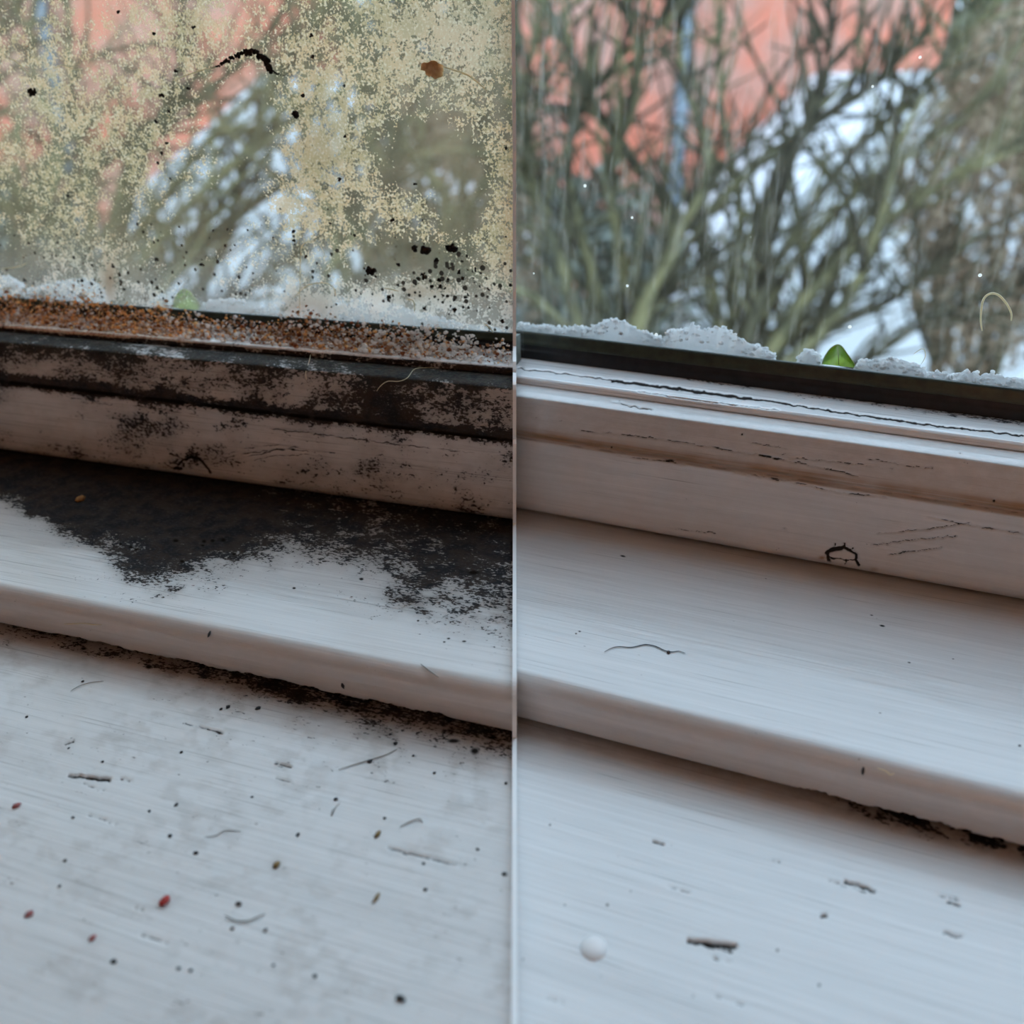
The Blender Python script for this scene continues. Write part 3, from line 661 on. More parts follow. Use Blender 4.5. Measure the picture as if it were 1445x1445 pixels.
def house(px0, px1, depth, label, pipe_px):
    a = at_depth(px0, 116, depth); b = at_depth(px1, 116, depth); y = a[1]
    t = empty('brick_house', (a[0], y, GZ)); w = b[0] - a[0]; h = 1.75 - GZ
    tag(t, label, 'house')
    box('wall', (0, w, 0, 5, 0, h), MAT_BRICK, t)
    v = [(-.3, -.3, h), (w + .3, -.3, h), (w + .3, 5.3, h), (-.3, 5.3, h), (-.3, 2.5, h + 1.2), (w + .3, 2.5, h + 1.2)]
    mesh_obj('roof', v, [(0, 1, 5, 4), (2, 3, 4, 5), (0, 4, 3), (1, 2, 5), (0, 3, 2, 1)], MAT_ROOF, t, smooth=False)
    pxx = at_depth(pipe_px, 116, depth)[0] - a[0]
    vv, ff = tube_vf([(pxx, -.12, 0), (pxx, -.12, h - .1)], 0.11, 8); mesh_obj('drainpipe', vv, ff, MAT_PIPE, t)
    wx = at_depth(px0 + 0.80 * (px1 - px0), 116, depth)[0] - a[0]
    for (x0, z0) in ((wx, h - 5.3), (wx - 2.4, h - 5.3)):
        f = box('window', (x0 - .45, x0 + .45, -.05, .0, z0, z0 + 1.2), MAT_FRAME, t)
        box('pane', (x0 - .38, x0 + .38, -.07, -.05, z0 + .07, z0 + 1.13), MAT_DARKGLASS, f)
    return t
house(738, 1325, 14.0, 'red brick house seen through the clean pane behind bare branches', 962)
house(-190, 408, 14.0, 'red brick house seen through the dirt crusted pane', 82)
def garage(ridge, eave, depth, label):
    r = at_depth(*ridge, depth); e = at_depth(*eave, depth); k = e[1] / r[1]
    r = r * k                                           # same distance in y, so the gable stands upright
    t = empty('garage', (r[0], e[1], GZ)); tag(t, label, 'garage')
    hw = r[0] - e[0]; he = e[2] - GZ; hr = r[2] - GZ; L = 4.0
    v = [(-hw, 0, 0), (hw, 0, 0), (hw, 0, he), (0, 0, hr), (-hw, 0, he)]; v += [(x, L, z) for x, y, z in v]
    mesh_obj('wall', v, [(0, 1, 2, 3, 4), (9, 8, 7, 6, 5), (1, 0, 5, 6), (2, 1, 6, 7), (0, 4, 9, 5)], MAT_RENDER, t, smooth=False)
    for s in (-1, 1):
        th = .06; ex = s * (hw + .12); ez = he - .12 * (hr - he) / hw
        q = [(0, -.1, hr), (ex, -.1, ez), (ex, L + .1, ez), (0, L + .1, hr)]
        q += [(x, y, z + th) for x, y, z in q]
        mesh_obj('roof_slope', q, [(0, 1, 2, 3), (4, 7, 6, 5), (0, 4, 5, 1), (1, 5, 6, 2), (2, 6, 7, 3), (3, 7, 4, 0)], MAT_RENDER, t, smooth=False)
garage((1305, 108), (985, 410), 11.0, 'pale gabled garage seen through the clean pane')
garage((384, 104), (70, 400), 11.0, 'pale gabled garage seen through the dirt crusted pane')

MAT_BARK = simple('olive_bark', (0.034, 0.031, 0.020), (0.085, 0.078, 0.048), 9, 0.9, 0.2)
MAT_BARK2 = simple('mossy_bark', (0.20, 0.18, 0.09), (0.10, 0.095, 0.055), 7, 0.9, 0.2)
def joined(shapes):
    V = []; Fc = []
    for v, f in shapes:
        k = len(V); V += list(v); Fc += [tuple(i + k for i in q) for q in f]
    return V, Fc
def tree(label, base_px, depth, boughs, ntwig, seed, moss=0.3, region=None):
    rr = random.Random(seed)
    fork = at_depth(*base_px, depth)
    t = empty('bare_tree', (fork[0], fork[1] , GZ)); tag(t, label, 'tree', 'bare trees outside the window')
    o = np.array([fork[0], fork[1], GZ])
    v, f = tube_vf(spline([np.array([0, 0, -.05]), np.array([.05, .03, (fork[2] - GZ) * .5]), fork - o], 5), [.10 - .004 * k for k in range(11)], 8)
    mesh_obj('trunk', v, f, MAT_BARK, t)
    shapes = []
    for bi, b in enumerate(boughs):
        P = []; dd = 0
        for k, q in enumerate(b):
            if k: dd += rr.uniform(-.25, .30)
            P.append(at_depth(q[0], q[1], depth + dd) - o)
        P = spline(P, 6); n = len(P)
        r0 = rr.uniform(.030, .048)
        v, f = tube_vf(P, [r0 * (1 - .75 * k / n) for k in range(n)], 7)
        mesh_obj('bough', v, f, MAT_BARK2 if rr.random() < moss else MAT_BARK, t)
        for _ in range(ntwig):
            k = rr.randrange(2, n - 1); p0 = P[k]; tg = P[min(k + 2, n - 1)] - P[max(k - 2, 0)]; tg = tg / (np.linalg.norm(tg) + 1e-9)
            d = tg * rr.uniform(.3, 1) + np.array([rr.gauss(0, .55), rr.gauss(0, .4), rr.uniform(-.25, .8)]); d /= np.linalg.norm(d)
            L = rr.uniform(.18, .75); pts = [p0]; 
            for s in range(5):
                d = d + np.array([rr.gauss(0, .16), rr.gauss(0, .16), rr.gauss(.02, .16)]); d /= np.linalg.norm(d)
                pts.append(pts[-1] + d * L / 5)
            r = rr.uniform(.006, .017)
            shapes.append(tube_vf(pts, [r * (1 - .7 * s / 5) for s in range(6)], 4))
    h = len(shapes) // 3
    for sh, mt in ((shapes[h:], MAT_BARK), (shapes[:h], MAT_BARK2)):
        v, f = joined(sh); tw = mesh_obj('twigs', v, f, mt, t); tw['kind'] = 'stuff'
FAN = [[(1045, 570), (1060, 450), (1120, 330), (1200, 220), (1300, 120), (1400, 0)], [(1045, 570), (1090, 420), (1180, 300), (1290, 210), (1420, 120)],
       [(1040, 560), (1035, 420), (1045, 300), (1020, 160), (1010, -20)], [(1045, 560), (1130, 430), (1230, 330), (1330, 260), (1460, 200)],
       [(1050, 570), (1160, 470), (1260, 420), (1380, 330)], [(1042, 540), (1110, 250), (1165, 120), (1172, -20)], [(1040, 520), (1090, 270), (1130, 190), (1230, 120), (1310, 40)],
       [(1042, 560), (990, 340), (1020, 280), (1120, 190), (1220, 90)], [(1050, 575), (1200, 520), (1330, 440), (1450, 400)], [(1060, 560), (1190, 430), (1240, 320), (1270, 200), (1330, 90)], [(1050, 560), (1110, 470), (1150, 390), (1220, 310), (1260, 250)]]
WEEP = [[(850, 640), (930, 380), (940, 290), (870, 200), (810, 90), (765, -20)], [(850, 640), (800, 400), (760, 280), (735, 150), (760, 40)], [(850, 640), (880, 400), (860, 250), (900, 120), (880, -20)],
        [(850, 640), (770, 420), (810, 330), (740, 250), (770, 110)], [(850, 640), (910, 430), (960, 330), (1000, 230), (960, 90), (970, -20)], [(850, 640), (840, 420), (800, 230), (850, 110), (950, 20)], [(850, 640), (870, 480), (930, 420), (990, 380)]]
shift = lambda L, dx, dy=-8: [[(x + dx, y + dy) for x, y in b] for b in L]
tree('bare tree fanning its branches across the pale garage seen through the clean pane', (1045, 570), 4.6, FAN, 40, 1)
tree('mossy bare tree in front of the red house seen through the clean pane', (850, 640), 4.0, WEEP, 62, 2, .6)
tree('bare tree fanning its branches across the pale garage seen through the dirty pane', (130, 560), 4.6, shift(FAN, -916), 44, 3)
tree('mossy bare tree seen through the dirty pane, beside the red house', (-66, 630), 4.0, shift(WEEP, -916), 50, 4, .6)
tree('mossy bare tree seen through the dirty pane, beside the brown shrub', (560, 600), 4.4, shift(WEEP, -310), 44, 5, .5)
tree('mossy bare tree seen through the clean pane, behind the brown shrub', (1400, 640), 7.0, shift(WEEP, 520), 30, 6, .6)

tree('slender bare tree between the blue grey drainpipe and pale garage behind the clean pane', (1110, 640), 7.6, shift(WEEP, 255, -10), 18, 9, .3)

def leaf_mat(name, c1, c2):
    return simple(name, c1, c2, 6, 0.8, 0.2)
MAT_BROWNLEAF = leaf_mat('withered_brown_leaves', (0.24, 0.165, 0.11), (0.34, 0.26, 0.18))
MAT_OLIVE = leaf_mat('olive_leaves', (0.10, 0.11, 0.065), (0.17, 0.17, 0.11))
MAT_GREYLEAF = leaf_mat('grey_green_leaves', (0.17, 0.19, 0.16), (0.26, 0.28, 0.25))
def shrub(name, label, cat, c, rad, n, size, mat, seed, group=None):
    """crown of separate leaves on a stem with a few forks"""
    r = np.random.default_rng(seed); c = np.array(c)
    base = np.array([c[0], c[1], GZ]); t = empty(name, tuple(base)); tag(t, label, cat, group)
    d = r.normal(size=(n, 3)); d /= np.linalg.norm(d, axis=1, keepdims=True)
    rr = r.uniform(0.25, 1.0, n) ** 0.5 * (0.75 + 0.35 * vnoise(d[:, 0] * 3 + 5, d[:, 2] * 3 + d[:, 1] * 2, seed))
    P = c - base + d * rr[:, None] * np.array(rad)
    V = []; Fc = []
    a = r.normal(size=(n, 3)); a /= np.linalg.norm(a, axis=1, keepdims=True); b = np.cross(a, r.normal(size=(n, 3))); b /= np.linalg.norm(b, axis=1, keepdims=True)
    s = size * r.uniform(.6, 1.4, n)
    V = np.stack([P - a * s[:, None], P + b * (s * .5)[:, None], P + a * s[:, None], P - b * (s * .5)[:, None]], 1).reshape(-1, 3)
    Fc = np.arange(n * 4).reshape(-1, 4)
    o = mesh_obj('foliage', V, Fc.tolist(), mat, t, smooth=False); o['kind'] = 'stuff'
    for k in range(5):
        e = (c - base) + np.array([random.uniform(-.6, .6) * rad[0], random.uniform(-.5, .5) * rad[1], random.uniform(-.2, .6) * rad[2]])
        v, f = tube_vf(spline([(0, 0, -.05), e * .5 + np.array([.03, 0, 0]), e], 4), [.06 - .005 * q for q in range(9)], 6); mesh_obj('stem', v, f, MAT_BARK, t)
c = at_depth(1440, 270, 6.2); shrub('brown_shrub', 'brown withered shrub seen through the clean pane, beside the pale garage', 'shrub', c, (.95, .7, 1.4), 9000, .032, MAT_BROWNLEAF, 11)
c = at_depth(640, 300, 6.2); shrub('brown_shrub', 'brown withered shrub seen through the clear patch of the dirty pane', 'shrub', c, (.75, .6, 1.1), 8000, .032, MAT_BROWNLEAF, 12)
c = at_depth(800, 420, 9.0); shrub('olive_bush', 'olive bush seen through the clean pane, below the red house', 'shrub', c, (1.3, .9, 1.3), 3000, .09, MAT_GREYLEAF, 13)
c = at_depth(10, 400, 9.0); shrub('olive_bush', 'olive bush seen through the dirty pane, below the red house', 'shrub', c, (1.0, .9, 1.1), 2600, .09, MAT_GREYLEAF, 14)
for k, (px, d_, rx, rz) in enumerate(((452, 24, 1.7, 3.9), (600, 33, 2.6, 5.0), (1390, 21, 2.0, 4.1), (1590, 24, 2.6, 4.3), (-330, 22, 2.4, 4.2), (705, 30, 2.0, 4.6))):
    c = at_depth(px, 116, d_); c[2] = GZ + rz * .95
    shrub('evergreen_tree', ['evergreen tree behind the dirty pane, right of the red house gable', 'wide evergreen tree behind the brown shrub of the dirty pane', 'evergreen tree behind the clean pane, past the red house end', 'wide evergreen tree behind the brown shrub of the clean pane', 'evergreen tree left of the red house behind the dirty pane', 'far evergreen tree between the two red houses'][k], 'tree', c, (rx, 1.6, rz), 4200, .22, MAT_OLIVE, 20 + k, 'evergreens behind the gardens')

# ------------------------------------------------------------------ right outside the glass: white grit, leaves, lumps for dark holes
def outer_pt(p, px, py, off):
    r = p.R.T @ ray(px, py); t = (p.Yg + off) / r[1]; return np.array([r[0] * t, p.Yg + off, p.H + r[2] * t])
def grit_mat():
    N = NT('white_grit'); o = N.obj(); n = N.noise(o, 700, 5, 0.7)
    col = N.mix(N.rng(n, .35, .6), (0.93, 0.93, 0.93), (0.98, 0.98, 0.97))
    t = N.n('ShaderNodeBsdfTranslucent'); t.inputs[0].default_value = (0.95, 0.96, 0.97, 1)
    mx = N.n('ShaderNodeMixShader'); mx.inputs[0].default_value = .62; N.put(mx.inputs[1], N.pbr(col, 0.8, N.bump(n, 0.8, 0.0009), 0.3)); N.put(mx.inputs[2], t.outputs[0])
    return N.done(mx.outputs[0])
MAT_GRIT = grit_mat()
def rock(name, c, rx, ry, rz, mat, seed, M=None, parent=None, R=None):
    r = np.random.default_rng(seed); ph = (1 + 5 ** .5) / 2
    V = np.array([(-1, ph, 0), (1, ph, 0), (-1, -ph, 0), (1, -ph, 0), (0, -1, ph), (0, 1, ph), (0, -1, -ph), (0, 1, -ph), (ph, 0, -1), (ph, 0, 1), (-ph, 0, -1), (-ph, 0, 1)], float) / 1.9
    V *= r.uniform(.75, 1.2, (12, 1)); V = V * np.array([rx, ry, rz])
    Fc = [(0, 11, 5), (0, 5, 1), (0, 1, 7), (0, 7, 10), (0, 10, 11), (1, 5, 9), (5, 11, 4), (11, 10, 2), (10, 7, 6), (7, 1, 8), (3, 9, 4), (3, 4, 2), (3, 2, 6), (3, 6, 8), (3, 8, 9), (4, 9, 5), (2, 4, 11), (6, 2, 10), (8, 6, 7), (9, 8, 1)]
    if name is None: return V + np.asarray(c), Fc
    if R is not None: V = V @ np.asarray(R).T
    o = mesh_obj(name, V, Fc, mat); o.matrix_world = (M or Matrix.Identity(4)) @ Matrix.Translation(c); return o
def heap(p, tops, label, off=0.0078, hd=0.0031, seed=1):
    xs = np.arange(tops[0][0], tops[-1][0] + .1, 2.2)
    ys = np.interp(xs, [q[0] for q in tops], [q[1] for q in tops])
    zb = p.Zgt - .003; NA = 13; P = np.zeros((NA, len(xs), 3))
    for j, (x, y) in enumerate(zip(xs, ys)):
        top = outer_pt(p, x, y, off)
        e = min(1, (x - xs[0]) / 6 + .05, (xs[-1] - x) / 6 + .05) if len(xs) > 3 else 1
        hgt = max(top[2] - zb, .0004)
        for i in range(NA):
            a = math.pi * i / (NA - 1)
            P[i, j] = (top[0], p.Yg + off - math.cos(a) * hd * min(1, .35 + e), zb + math.sin(a) ** .8 * hgt * (e ** .4))
    nx = P[..., 0] * 700; ny = (P[..., 1] + P[..., 2]) * 700
    amp = np.sin(np.linspace(0, math.pi, NA))[:, None]
    w = ((fbm(nx, ny, seed, 4) - .5) * .0014 + np.abs(vnoise(nx * 2.6, ny * 2.6, seed + 9) - .5) * .0014 - .0003) * amp; P[..., 2] += w; P[..., 1] -= np.abs(w) * .3
    M = p.M; c0 = np.array([P[:, :, 0].mean(), p.Yg + off, zb])
    o = grid_obj('grit_heap', P - c0, MAT_GRIT, closed=True, M=M @ Matrix.Translation(c0)); tag(o, label, 'grit', 'white grit outside the glass')
    r_ = random.Random(seed); sh = []
    for _ in range(int(len(xs) * 2.2)):
        j = r_.randrange(len(xs)); i = r_.randrange(2, NA - 2); q = .00045 * r_.uniform(.5, 1.9)
        sh.append(rock(None, P[i, j] - c0 + np.array([0, 0, q * .2]), q, q * .8, q * .8, None, r_.randrange(99999)))
    v, f = joined(sh); gg = mesh_obj('grit_grains', v, f, MAT_GRIT, o, smooth=False); gg['kind'] = 'stuff'
heap(RGT, [(729, 456), (745, 457), (758, 461), (768, 458), (785, 462), (800, 464), (812, 459), (825, 463), (838, 461), (850, 455), (860, 450), (872, 452), (882, 454), (890, 460), (905, 467), (920, 473), (938, 477)], 'long white grit heap with twin humps outside the clean pane, next to the divider', seed=1)
heap(RGT, [(936, 476), (944, 466), (955, 465), (968, 462), (978, 455), (985, 464), (1000, 464), (1015, 462), (1025, 463), (1035, 472), (1050, 482), (1070, 490), (1085, 495), (1098, 502)], 'crumbly white grit heap with a small peak outside the clean pane', seed=2)
heap(RGT, [(1124, 506), (1128, 500), (1135, 494), (1145, 493), (1155, 500), (1163, 507)], 'small round white grit lump touching the green leaf outside the clean pane', seed=3)
heap(RGT, [(1205, 514), (1215, 507), (1230, 511), (1245, 508), (1258, 504), (1265, 508), (1280, 512), (1300, 518), (1312, 527)], 'knobbly white grit heap right past the green leaf outside the clean pane', seed=4)
heap(RGT, [(1308, 526), (1330, 528), (1350, 530), (1362, 523), (1372, 526), (1385, 531), (1400, 528), (1420, 534), (1445, 537), (1480, 545)], 'low white grit ridge with one knob outside the clean pane', seed=5)
heap(LEFT, [(-40, 396), (0, 391), (15, 391), (28, 399), (40, 410)], 'smooth white grit mound with dark pits outside the dirty pane', seed=6)
heap(LEFT, [(38, 411), (55, 404), (80, 398), (100, 395), (125, 393), (140, 402), (147, 416)], 'broad white grit mound behind olive lumps standing in for holes outside the dirty pane', seed=7)
heap(LEFT, [(210, 428), (216, 421), (225, 416), (238, 419), (247, 430)], 'small round white grit lump touching the green leaf outside the dirty pane', seed=8)
heap(LEFT, [(282, 431), (300, 424), (325, 421), (345, 426), (365, 434), (390, 439), (412, 444)], 'white grit ridge right past the green leaf outside the dirty pane', seed=9)
heap(LEFT, [(440, 446), (460, 440), (490, 428), (505, 421), (522, 418), (545, 427), (575, 436), (605, 444), (640, 456), (690, 464), (722, 468)], 'long white grit ridge tapering to the divider outside the dirty pane', seed=10)
def leaf_translucent():
    N = NT('fresh_green_leaf'); n = N.noise(N.obj(), 500, 4)
    col = N.mix(N.rng(n, .35, .65), (0.30, 0.48, 0.06), (0.38, 0.58, 0.10))
    t = N.n('ShaderNodeBsdfTranslucent'); N.put(t.inputs[0], col)
    mx = N.n('ShaderNodeMixShader'); mx.inputs[0].default_value = .55; N.put(mx.inputs[1], N.pbr(col, .45)); N.put(mx.inputs[2], t.outputs[0])
    return N.done(mx.outputs[0])
MAT_LEAF = leaf_translucent()
MAT_LEAFEDGE = simple('pale_leaf_edge', (0.55, 0.68, 0.25), None, 300, 0.5)
def leaf(p, pts, label, rib):
    off = 0.0062
    L = [outer_pt(p, x, y, off) for x, y in pts]; c0 = (L[0] + L[-1]) / 2
    L = spline(L, 5); mid = np.mean(L, 0)
    V = []; n = len(L)
    for sgn in (0, .0003):
        for k, q in enumerate(L): V.append(q - c0 + np.array([0, sgn, 0]))
        V.append(mid - c0 + np.array([0, sgn + .0008, 0]))
    Fc = [(k, k + 1, n) for k in range(n - 1)] + [(n - 1, 0, n)] + [(n + 2 + k, n + 1 + k, 2 * n + 1) for k in range(n - 1)] + [(k + 1, k, n + 1 + k, n + 2 + k) for k in range(n - 1)]
    t = empty('green_leaf', M=p.M @ Matrix.Translation(c0)); tag(t, label, 'leaf')
    mesh_obj('blade', V, Fc, MAT_LEAF, t)
    v, f = tube_vf([q - c0 for q in L], .00016, 5); mesh_obj('rim', v, f, MAT_LEAFEDGE, t)
    v, f = tube_vf([outer_pt(p, x, y, off - .0002) - c0 for x, y in rib], .00013, 5); mesh_obj('midrib', v, f, MAT_LEAFEDGE, t)
leaf(RGT, [(1160, 514), (1164, 503), (1172, 492), (1181, 486.5), (1188, 489), (1196, 500), (1204, 511), (1208, 519)], 'green leaf standing among white grit outside the clean pane', [(1184, 515), (1183, 500), (1181, 489)])
leaf(LEFT, [(244, 434), (246, 421), (252, 412), (259, 408), (267, 411), (274, 420), (280, 428), (284, 438)], 'green leaf standing among white grit outside the dirty pane', [(262, 436), (260, 422), (259, 411)])
MAT_HOLE = simple('olive_grey_hole', (0.14, 0.14, 0.10), (0.20, 0.20, 0.15), 500, 0.7)  # dark lumps stand in for holes and reflections in the white grit
for k, (x, y, a, b, lb) in enumerate(((62, 417, 14, 8, 'large olive grey lump standing in for a dark hole in the white grit mound'), (12, 409, 10, 5, 'flat dark lump standing in for a hole in the smooth white grit mound'), (35, 409, 5, 3, 'tiny dark lump standing in for a hole between the two white grit mounds'), (119, 416, 9, 4, 'small dark lump standing in for a hole in the end of the broad grit mound'))):
    c = outer_pt(LEFT, x, y, .0052); s = np.linalg.norm(c - np.array([0, 0, LEFT.H])) / F
    o = rock('hole_lump', c, a * s, .0007, b * s, MAT_HOLE, 40 + k, M=LEFT.M); tag(o, lb, 'hole_lump', 'lumps for dark holes outside the glass')
    md = o.modifiers.new('round', 'SUBSURF'); md.levels = md.render_levels = 2

# ------------------------------------------------------------------ things lying on the boards, the bead and the panes
def hit(px, py):
    """point and normal on the painted boards under a pixel of the photograph"""
    p = LEFT if px < 726 else RGT
    r = p.R.T @ ray(px, py); best = None
    for part in ('sill', 'nose', 'rail', 'bead', 'gasket', 'lip'):
        pr = profiles(p)[part][0]
        for (y0, z0), (y1, z1) in zip(pr[:-1], pr[1:]):
            # t*r[1] = y0 + s dy ; H + t r[2] = z0 + s dz
            dy, dz = y1 - y0, z1 - z0; det = -r[1] * dz + r[2] * dy
            if abs(det) < 1e-12: continue
            t = (-y0 * dz + (z0 - p.H) * dy) / det
            s = (r[1] * (z0 - p.H) - r[2] * y0) / det
            if -1e-6 <= s <= 1 + 1e-6 and t > 0 and (best is None or t < best[0]):
                n = np.array([0, -dz, dy]); n /= np.linalg.norm(n) + 1e-12
                best = (t, n)
    t, n = best
    if n @ (p.R.T @ ray(px, py)) > 0: n = -n
    return to_world(p, np.array([0, 0, p.H]) + r * t), p.R @ n, t * np.linalg.norm(r)
def on_glass(px, py, lift=.0003):
    p = LEFT if px < 726 else RGT
    r = p.R.T @ ray(px, py); t = (p.Yg - lift) / r[1]
    return to_world(p, np.array([0, 0, p.H]) + r * t)
def place_tube(name, pts, rad, mat, label, cat, group=None, sides=5, taper=True, sub=6):
    c = pts[0]; P = spline([q - c for q in pts], sub) if len(pts) > 2 else [q - c for q in pts]
    n = len(P); rr = [rad * (1 - (.5 * abs(2 * k / (n - 1) - 1) ** 3 if taper else 0)) for k in range(n)]
    v, f = tube_vf(P, rr, sides); o = mesh_obj(name, v, f, mat); o.location = c; tag(o, label, cat, group); return o
N = NT('pale_fibre'); t_ = N.n('ShaderNodeBsdfTranslucent'); t_.inputs[0].default_value = (0.95, 0.88, 0.68, 1)
mx_ = N.n('ShaderNodeMixShader'); N.put(mx_.inputs[1], N.pbr(N.mix(N.noise(N.obj(), 400), (0.95, 0.90, 0.72), (0.85, 0.78, 0.58)), .5)); N.put(mx_.inputs[2], t_.outputs[0]); MAT_FIBRE = N.done(mx_.outputs[0])
MAT_HAIR = simple('dark_hair', (0.035, 0.04, 0.05), None, 200, 0.4)
MAT_GREYHAIR = simple('grey_fibre', (0.35, 0.33, 0.30), None, 200, 0.6)
def glass_fibre(px_pts, rad, label, mat=MAT_FIBRE, group='fibres stuck to the panes'):
    place_tube('fibre', [on_glass(x, y, .00035) for x, y in px_pts], rad, mat, label, 'fibre', group)
glass_fibre([(1386, 467), (1384, 450), (1387, 425), (1396, 415), (1408, 416), (1420, 428), (1427, 442), (1427, 453)], .00030, 'pale fibre curled in a loop on the clean pane')
glass_fibre([(422, 470), (424, 365), (428, 345), (440, 340), (452, 347), (459, 362)], .00014, 'pale fibre bent like a hook at mid height of the dirty pane')
glass_fibre([(415, 420), (432, 404), (455, 399), (470, 405), (474, 418)], .00016, 'pale fibre arched low on the dirty pane above the rust')
glass_fibre([(625, 94), (640, 99), (660, 106), (676, 118), (686, 127)], .00022, 'pale thread trailing from the tan dirt clot on the dirty pane')
glass_fibre([(10, 82), (22, 86), (34, 98), (46, 110)], .00018, 'short pale thread at the black dot on the dirty pane')
glass_fibre([(245, 113), (262, 107), (285, 99), (305, 95)], .00018, 'pale thread leading into the black mould streak')
glass_fibre([(75, 96), (90, 92), (104, 98), (116, 97)], .00016, 'thin wavy pale thread on the dirty pane over the red house')
glass_fibre([(572, 422), (582, 424), (585, 432), (584, 440)], .00016, 'small pale hook fibre low on the dirty pane by the brown specks')
glass_fibre([(541, 407), (552, 408), (562, 411)], .00016, 'short straight pale fibre beside the brown specks on the dirty pane')
glass_fibre([(604, 470), (612, 464), (622, 463), (630, 468)], .00015, 'pale fibre arched over the white crumbs at the dirty pane')
glass_fibre([(682, 456), (694, 466), (702, 482), (712, 492), (720, 486)], .00018, 'pale fibre looping down by the divider on the dirty pane')
glass_fibre([(0, 380), (14, 378), (28, 376), (38, 371)], .00016, 'pale fibre lying flat low on the dirty pane')
glass_fibre([(1289, 500), (1302, 492), (1306, 502), (1300, 514)], .00010, 'faint pale fibre low on the clean pane')
MAT_MOULD = simple('black_mould', (0.012, 0.010, 0.010), (0.03, 0.022, 0.018), 900, 0.9, 0.1)
N = NT('cream_clot'); t_ = N.n('ShaderNodeBsdfTranslucent'); t_.inputs[0].default_value = (1.0, 0.80, 0.50, 1)
mx_ = N.n('ShaderNodeMixShader'); mx_.inputs[0].default_value = .6; N.put(mx_.inputs[1], N.pbr(N.mix(N.rng(N.noise(N.obj(), 900), .4, .6), (0.95, 0.80, 0.55), (0.70, 0.48, 0.26)), .9)); N.put(mx_.inputs[2], t_.outputs[0]); MAT_CLOT = N.done(mx_.outputs[0])
def blot(px_pts, rads, label, group=None, name='mould_spot', mat=None):
    """lumpy crust on the inner glass face made of overlapping grains along a path"""
    c = on_glass(*px_pts[0], .0002); sh = []
    P = spline([np.array((*q, 0.0)) for q in px_pts], 4) if len(px_pts) > 1 else [np.array((*px_pts[0], 0.))]
    for k, q in enumerate(P):
        r = np.interp(k / max(1, len(P) - 1), np.linspace(0, 1, len(rads)), rads)
        for e in range(3 if len(P) > 1 else 7):
            w = on_glass(q[0] + random.gauss(0, r * .45), q[1] + random.gauss(0, r * .45), .0002) - c
            s = r * .00021 * random.uniform(.5, 1.0)
            sh.append(rock(None, w, s, s * .5, s, None, random.randrange(9999)))
    v, f = joined(sh); o = mesh_obj(name, v, f, mat or MAT_MOULD); o.location = c; tag(o, label, 'mould', group); return o
blot([(290, 97), (305, 94), (318, 87), (332, 79), (345, 74), (356, 73), (368, 79), (377, 90), (381, 98), (390, 104), (402, 107)], [.8, 1.6, 3.2, 3.0, 4.2, 3.2, 5.0, 3.6, 1.5, .8], 'long crooked black mould streak high on the dirty pane')
for (x, y, r, lb) in ((44, 129, 4.5, 'black mould dot at the end of a pale thread, over the red house'), (415, 161, 4.5, 'black mould dot below the end of the long crooked streak'), (522, 381, 5, 'black mould blot alone low on the dirty pane'), (583, 351, 4, 'black mould blot beside the pair at the pale smear'), (635, 350, 6, 'wide black mould blot nearest the divider on the dirty pane'), (599, 352, 6, 'double black mould blot on the dirty pane')):
    blot([(x, y), (x + r * .8, y + r * .3)], [r, r * .7], lb)
for k in range(46):
    x = random.gauss(640, 42); y = random.gauss(398, 24) + .05 * (x - 640)
    if x > 720 or x < 540: x = random.uniform(590, 716)
    blot([(x, y)], [random.uniform(.9, 2.5)], 'small black mould fleck in the swarm low on the dirty pane', 'mould flecks by the divider')
for (x, y) in ((217, 47), (229, 135), (226, 134), (248, 100), (265, 125), (273, 39), (220, 172), (235, 202), (228, 216), (222, 230), (238, 157), (240, 252), (96, 276), (167, 17), (428, 135), (486, 122), (487, 192), (480, 253), (466, 315), (415, 326), (415, 339), (432, 362), (500, 332), (585, 260), (554, 311), (714, 209), (127, 350), (263, 356), (221, 366), (284, 373), (160, 375), (34, 395), (115, 397), (174, 408), (439, 50), (441, 80)):
    blot([(x, y)], [random.uniform(1.4, 2.4)], 'pinpoint black mould dot scattered over the dirty pane', 'pinpoint mould on the dirty pane')
blot([(604, 92), (610, 95), (616, 99)], [7, 9, 6], 'tan dirt clot with a trailing thread high on the dirty pane', name='dirt_clot', mat=MAT_CLOT)

# crumbs piled on the glazing bead of the mouldy window
def backlit(name, c1, c2, f=.5):
    N = NT(name); col = N.mix(N.rng(N.noise(N.obj(), 900, 4), .35, .65), c1, c2)
    t = N.n('ShaderNodeBsdfTranslucent'); N.put(t.inputs[0], col)
    mx = N.n('ShaderNodeMixShader'); mx.inputs[0].default_value = f; N.put(mx.inputs[1], N.pbr(col, .8, None, .3)); N.put(mx.inputs[2], t.outputs[0])
    return N.done(mx.outputs[0])
MAT_RUST = backlit('rust_crumb', (0.50, 0.19, 0.07), (0.32, 0.11, 0.05))
MAT_CREAM = backlit('cream_crumb', (1.0, 0.80, 0.48), (0.95, 0.52, 0.20), .6)
MAT_WHITEC = backlit('white_crumb', (0.97, 0.96, 0.95), (0.92, 0.89, 0.86), .6)
MAT_TANC = backlit('tan_crumb', (0.66, 0.45, 0.30), (0.50, 0.30, 0.18))
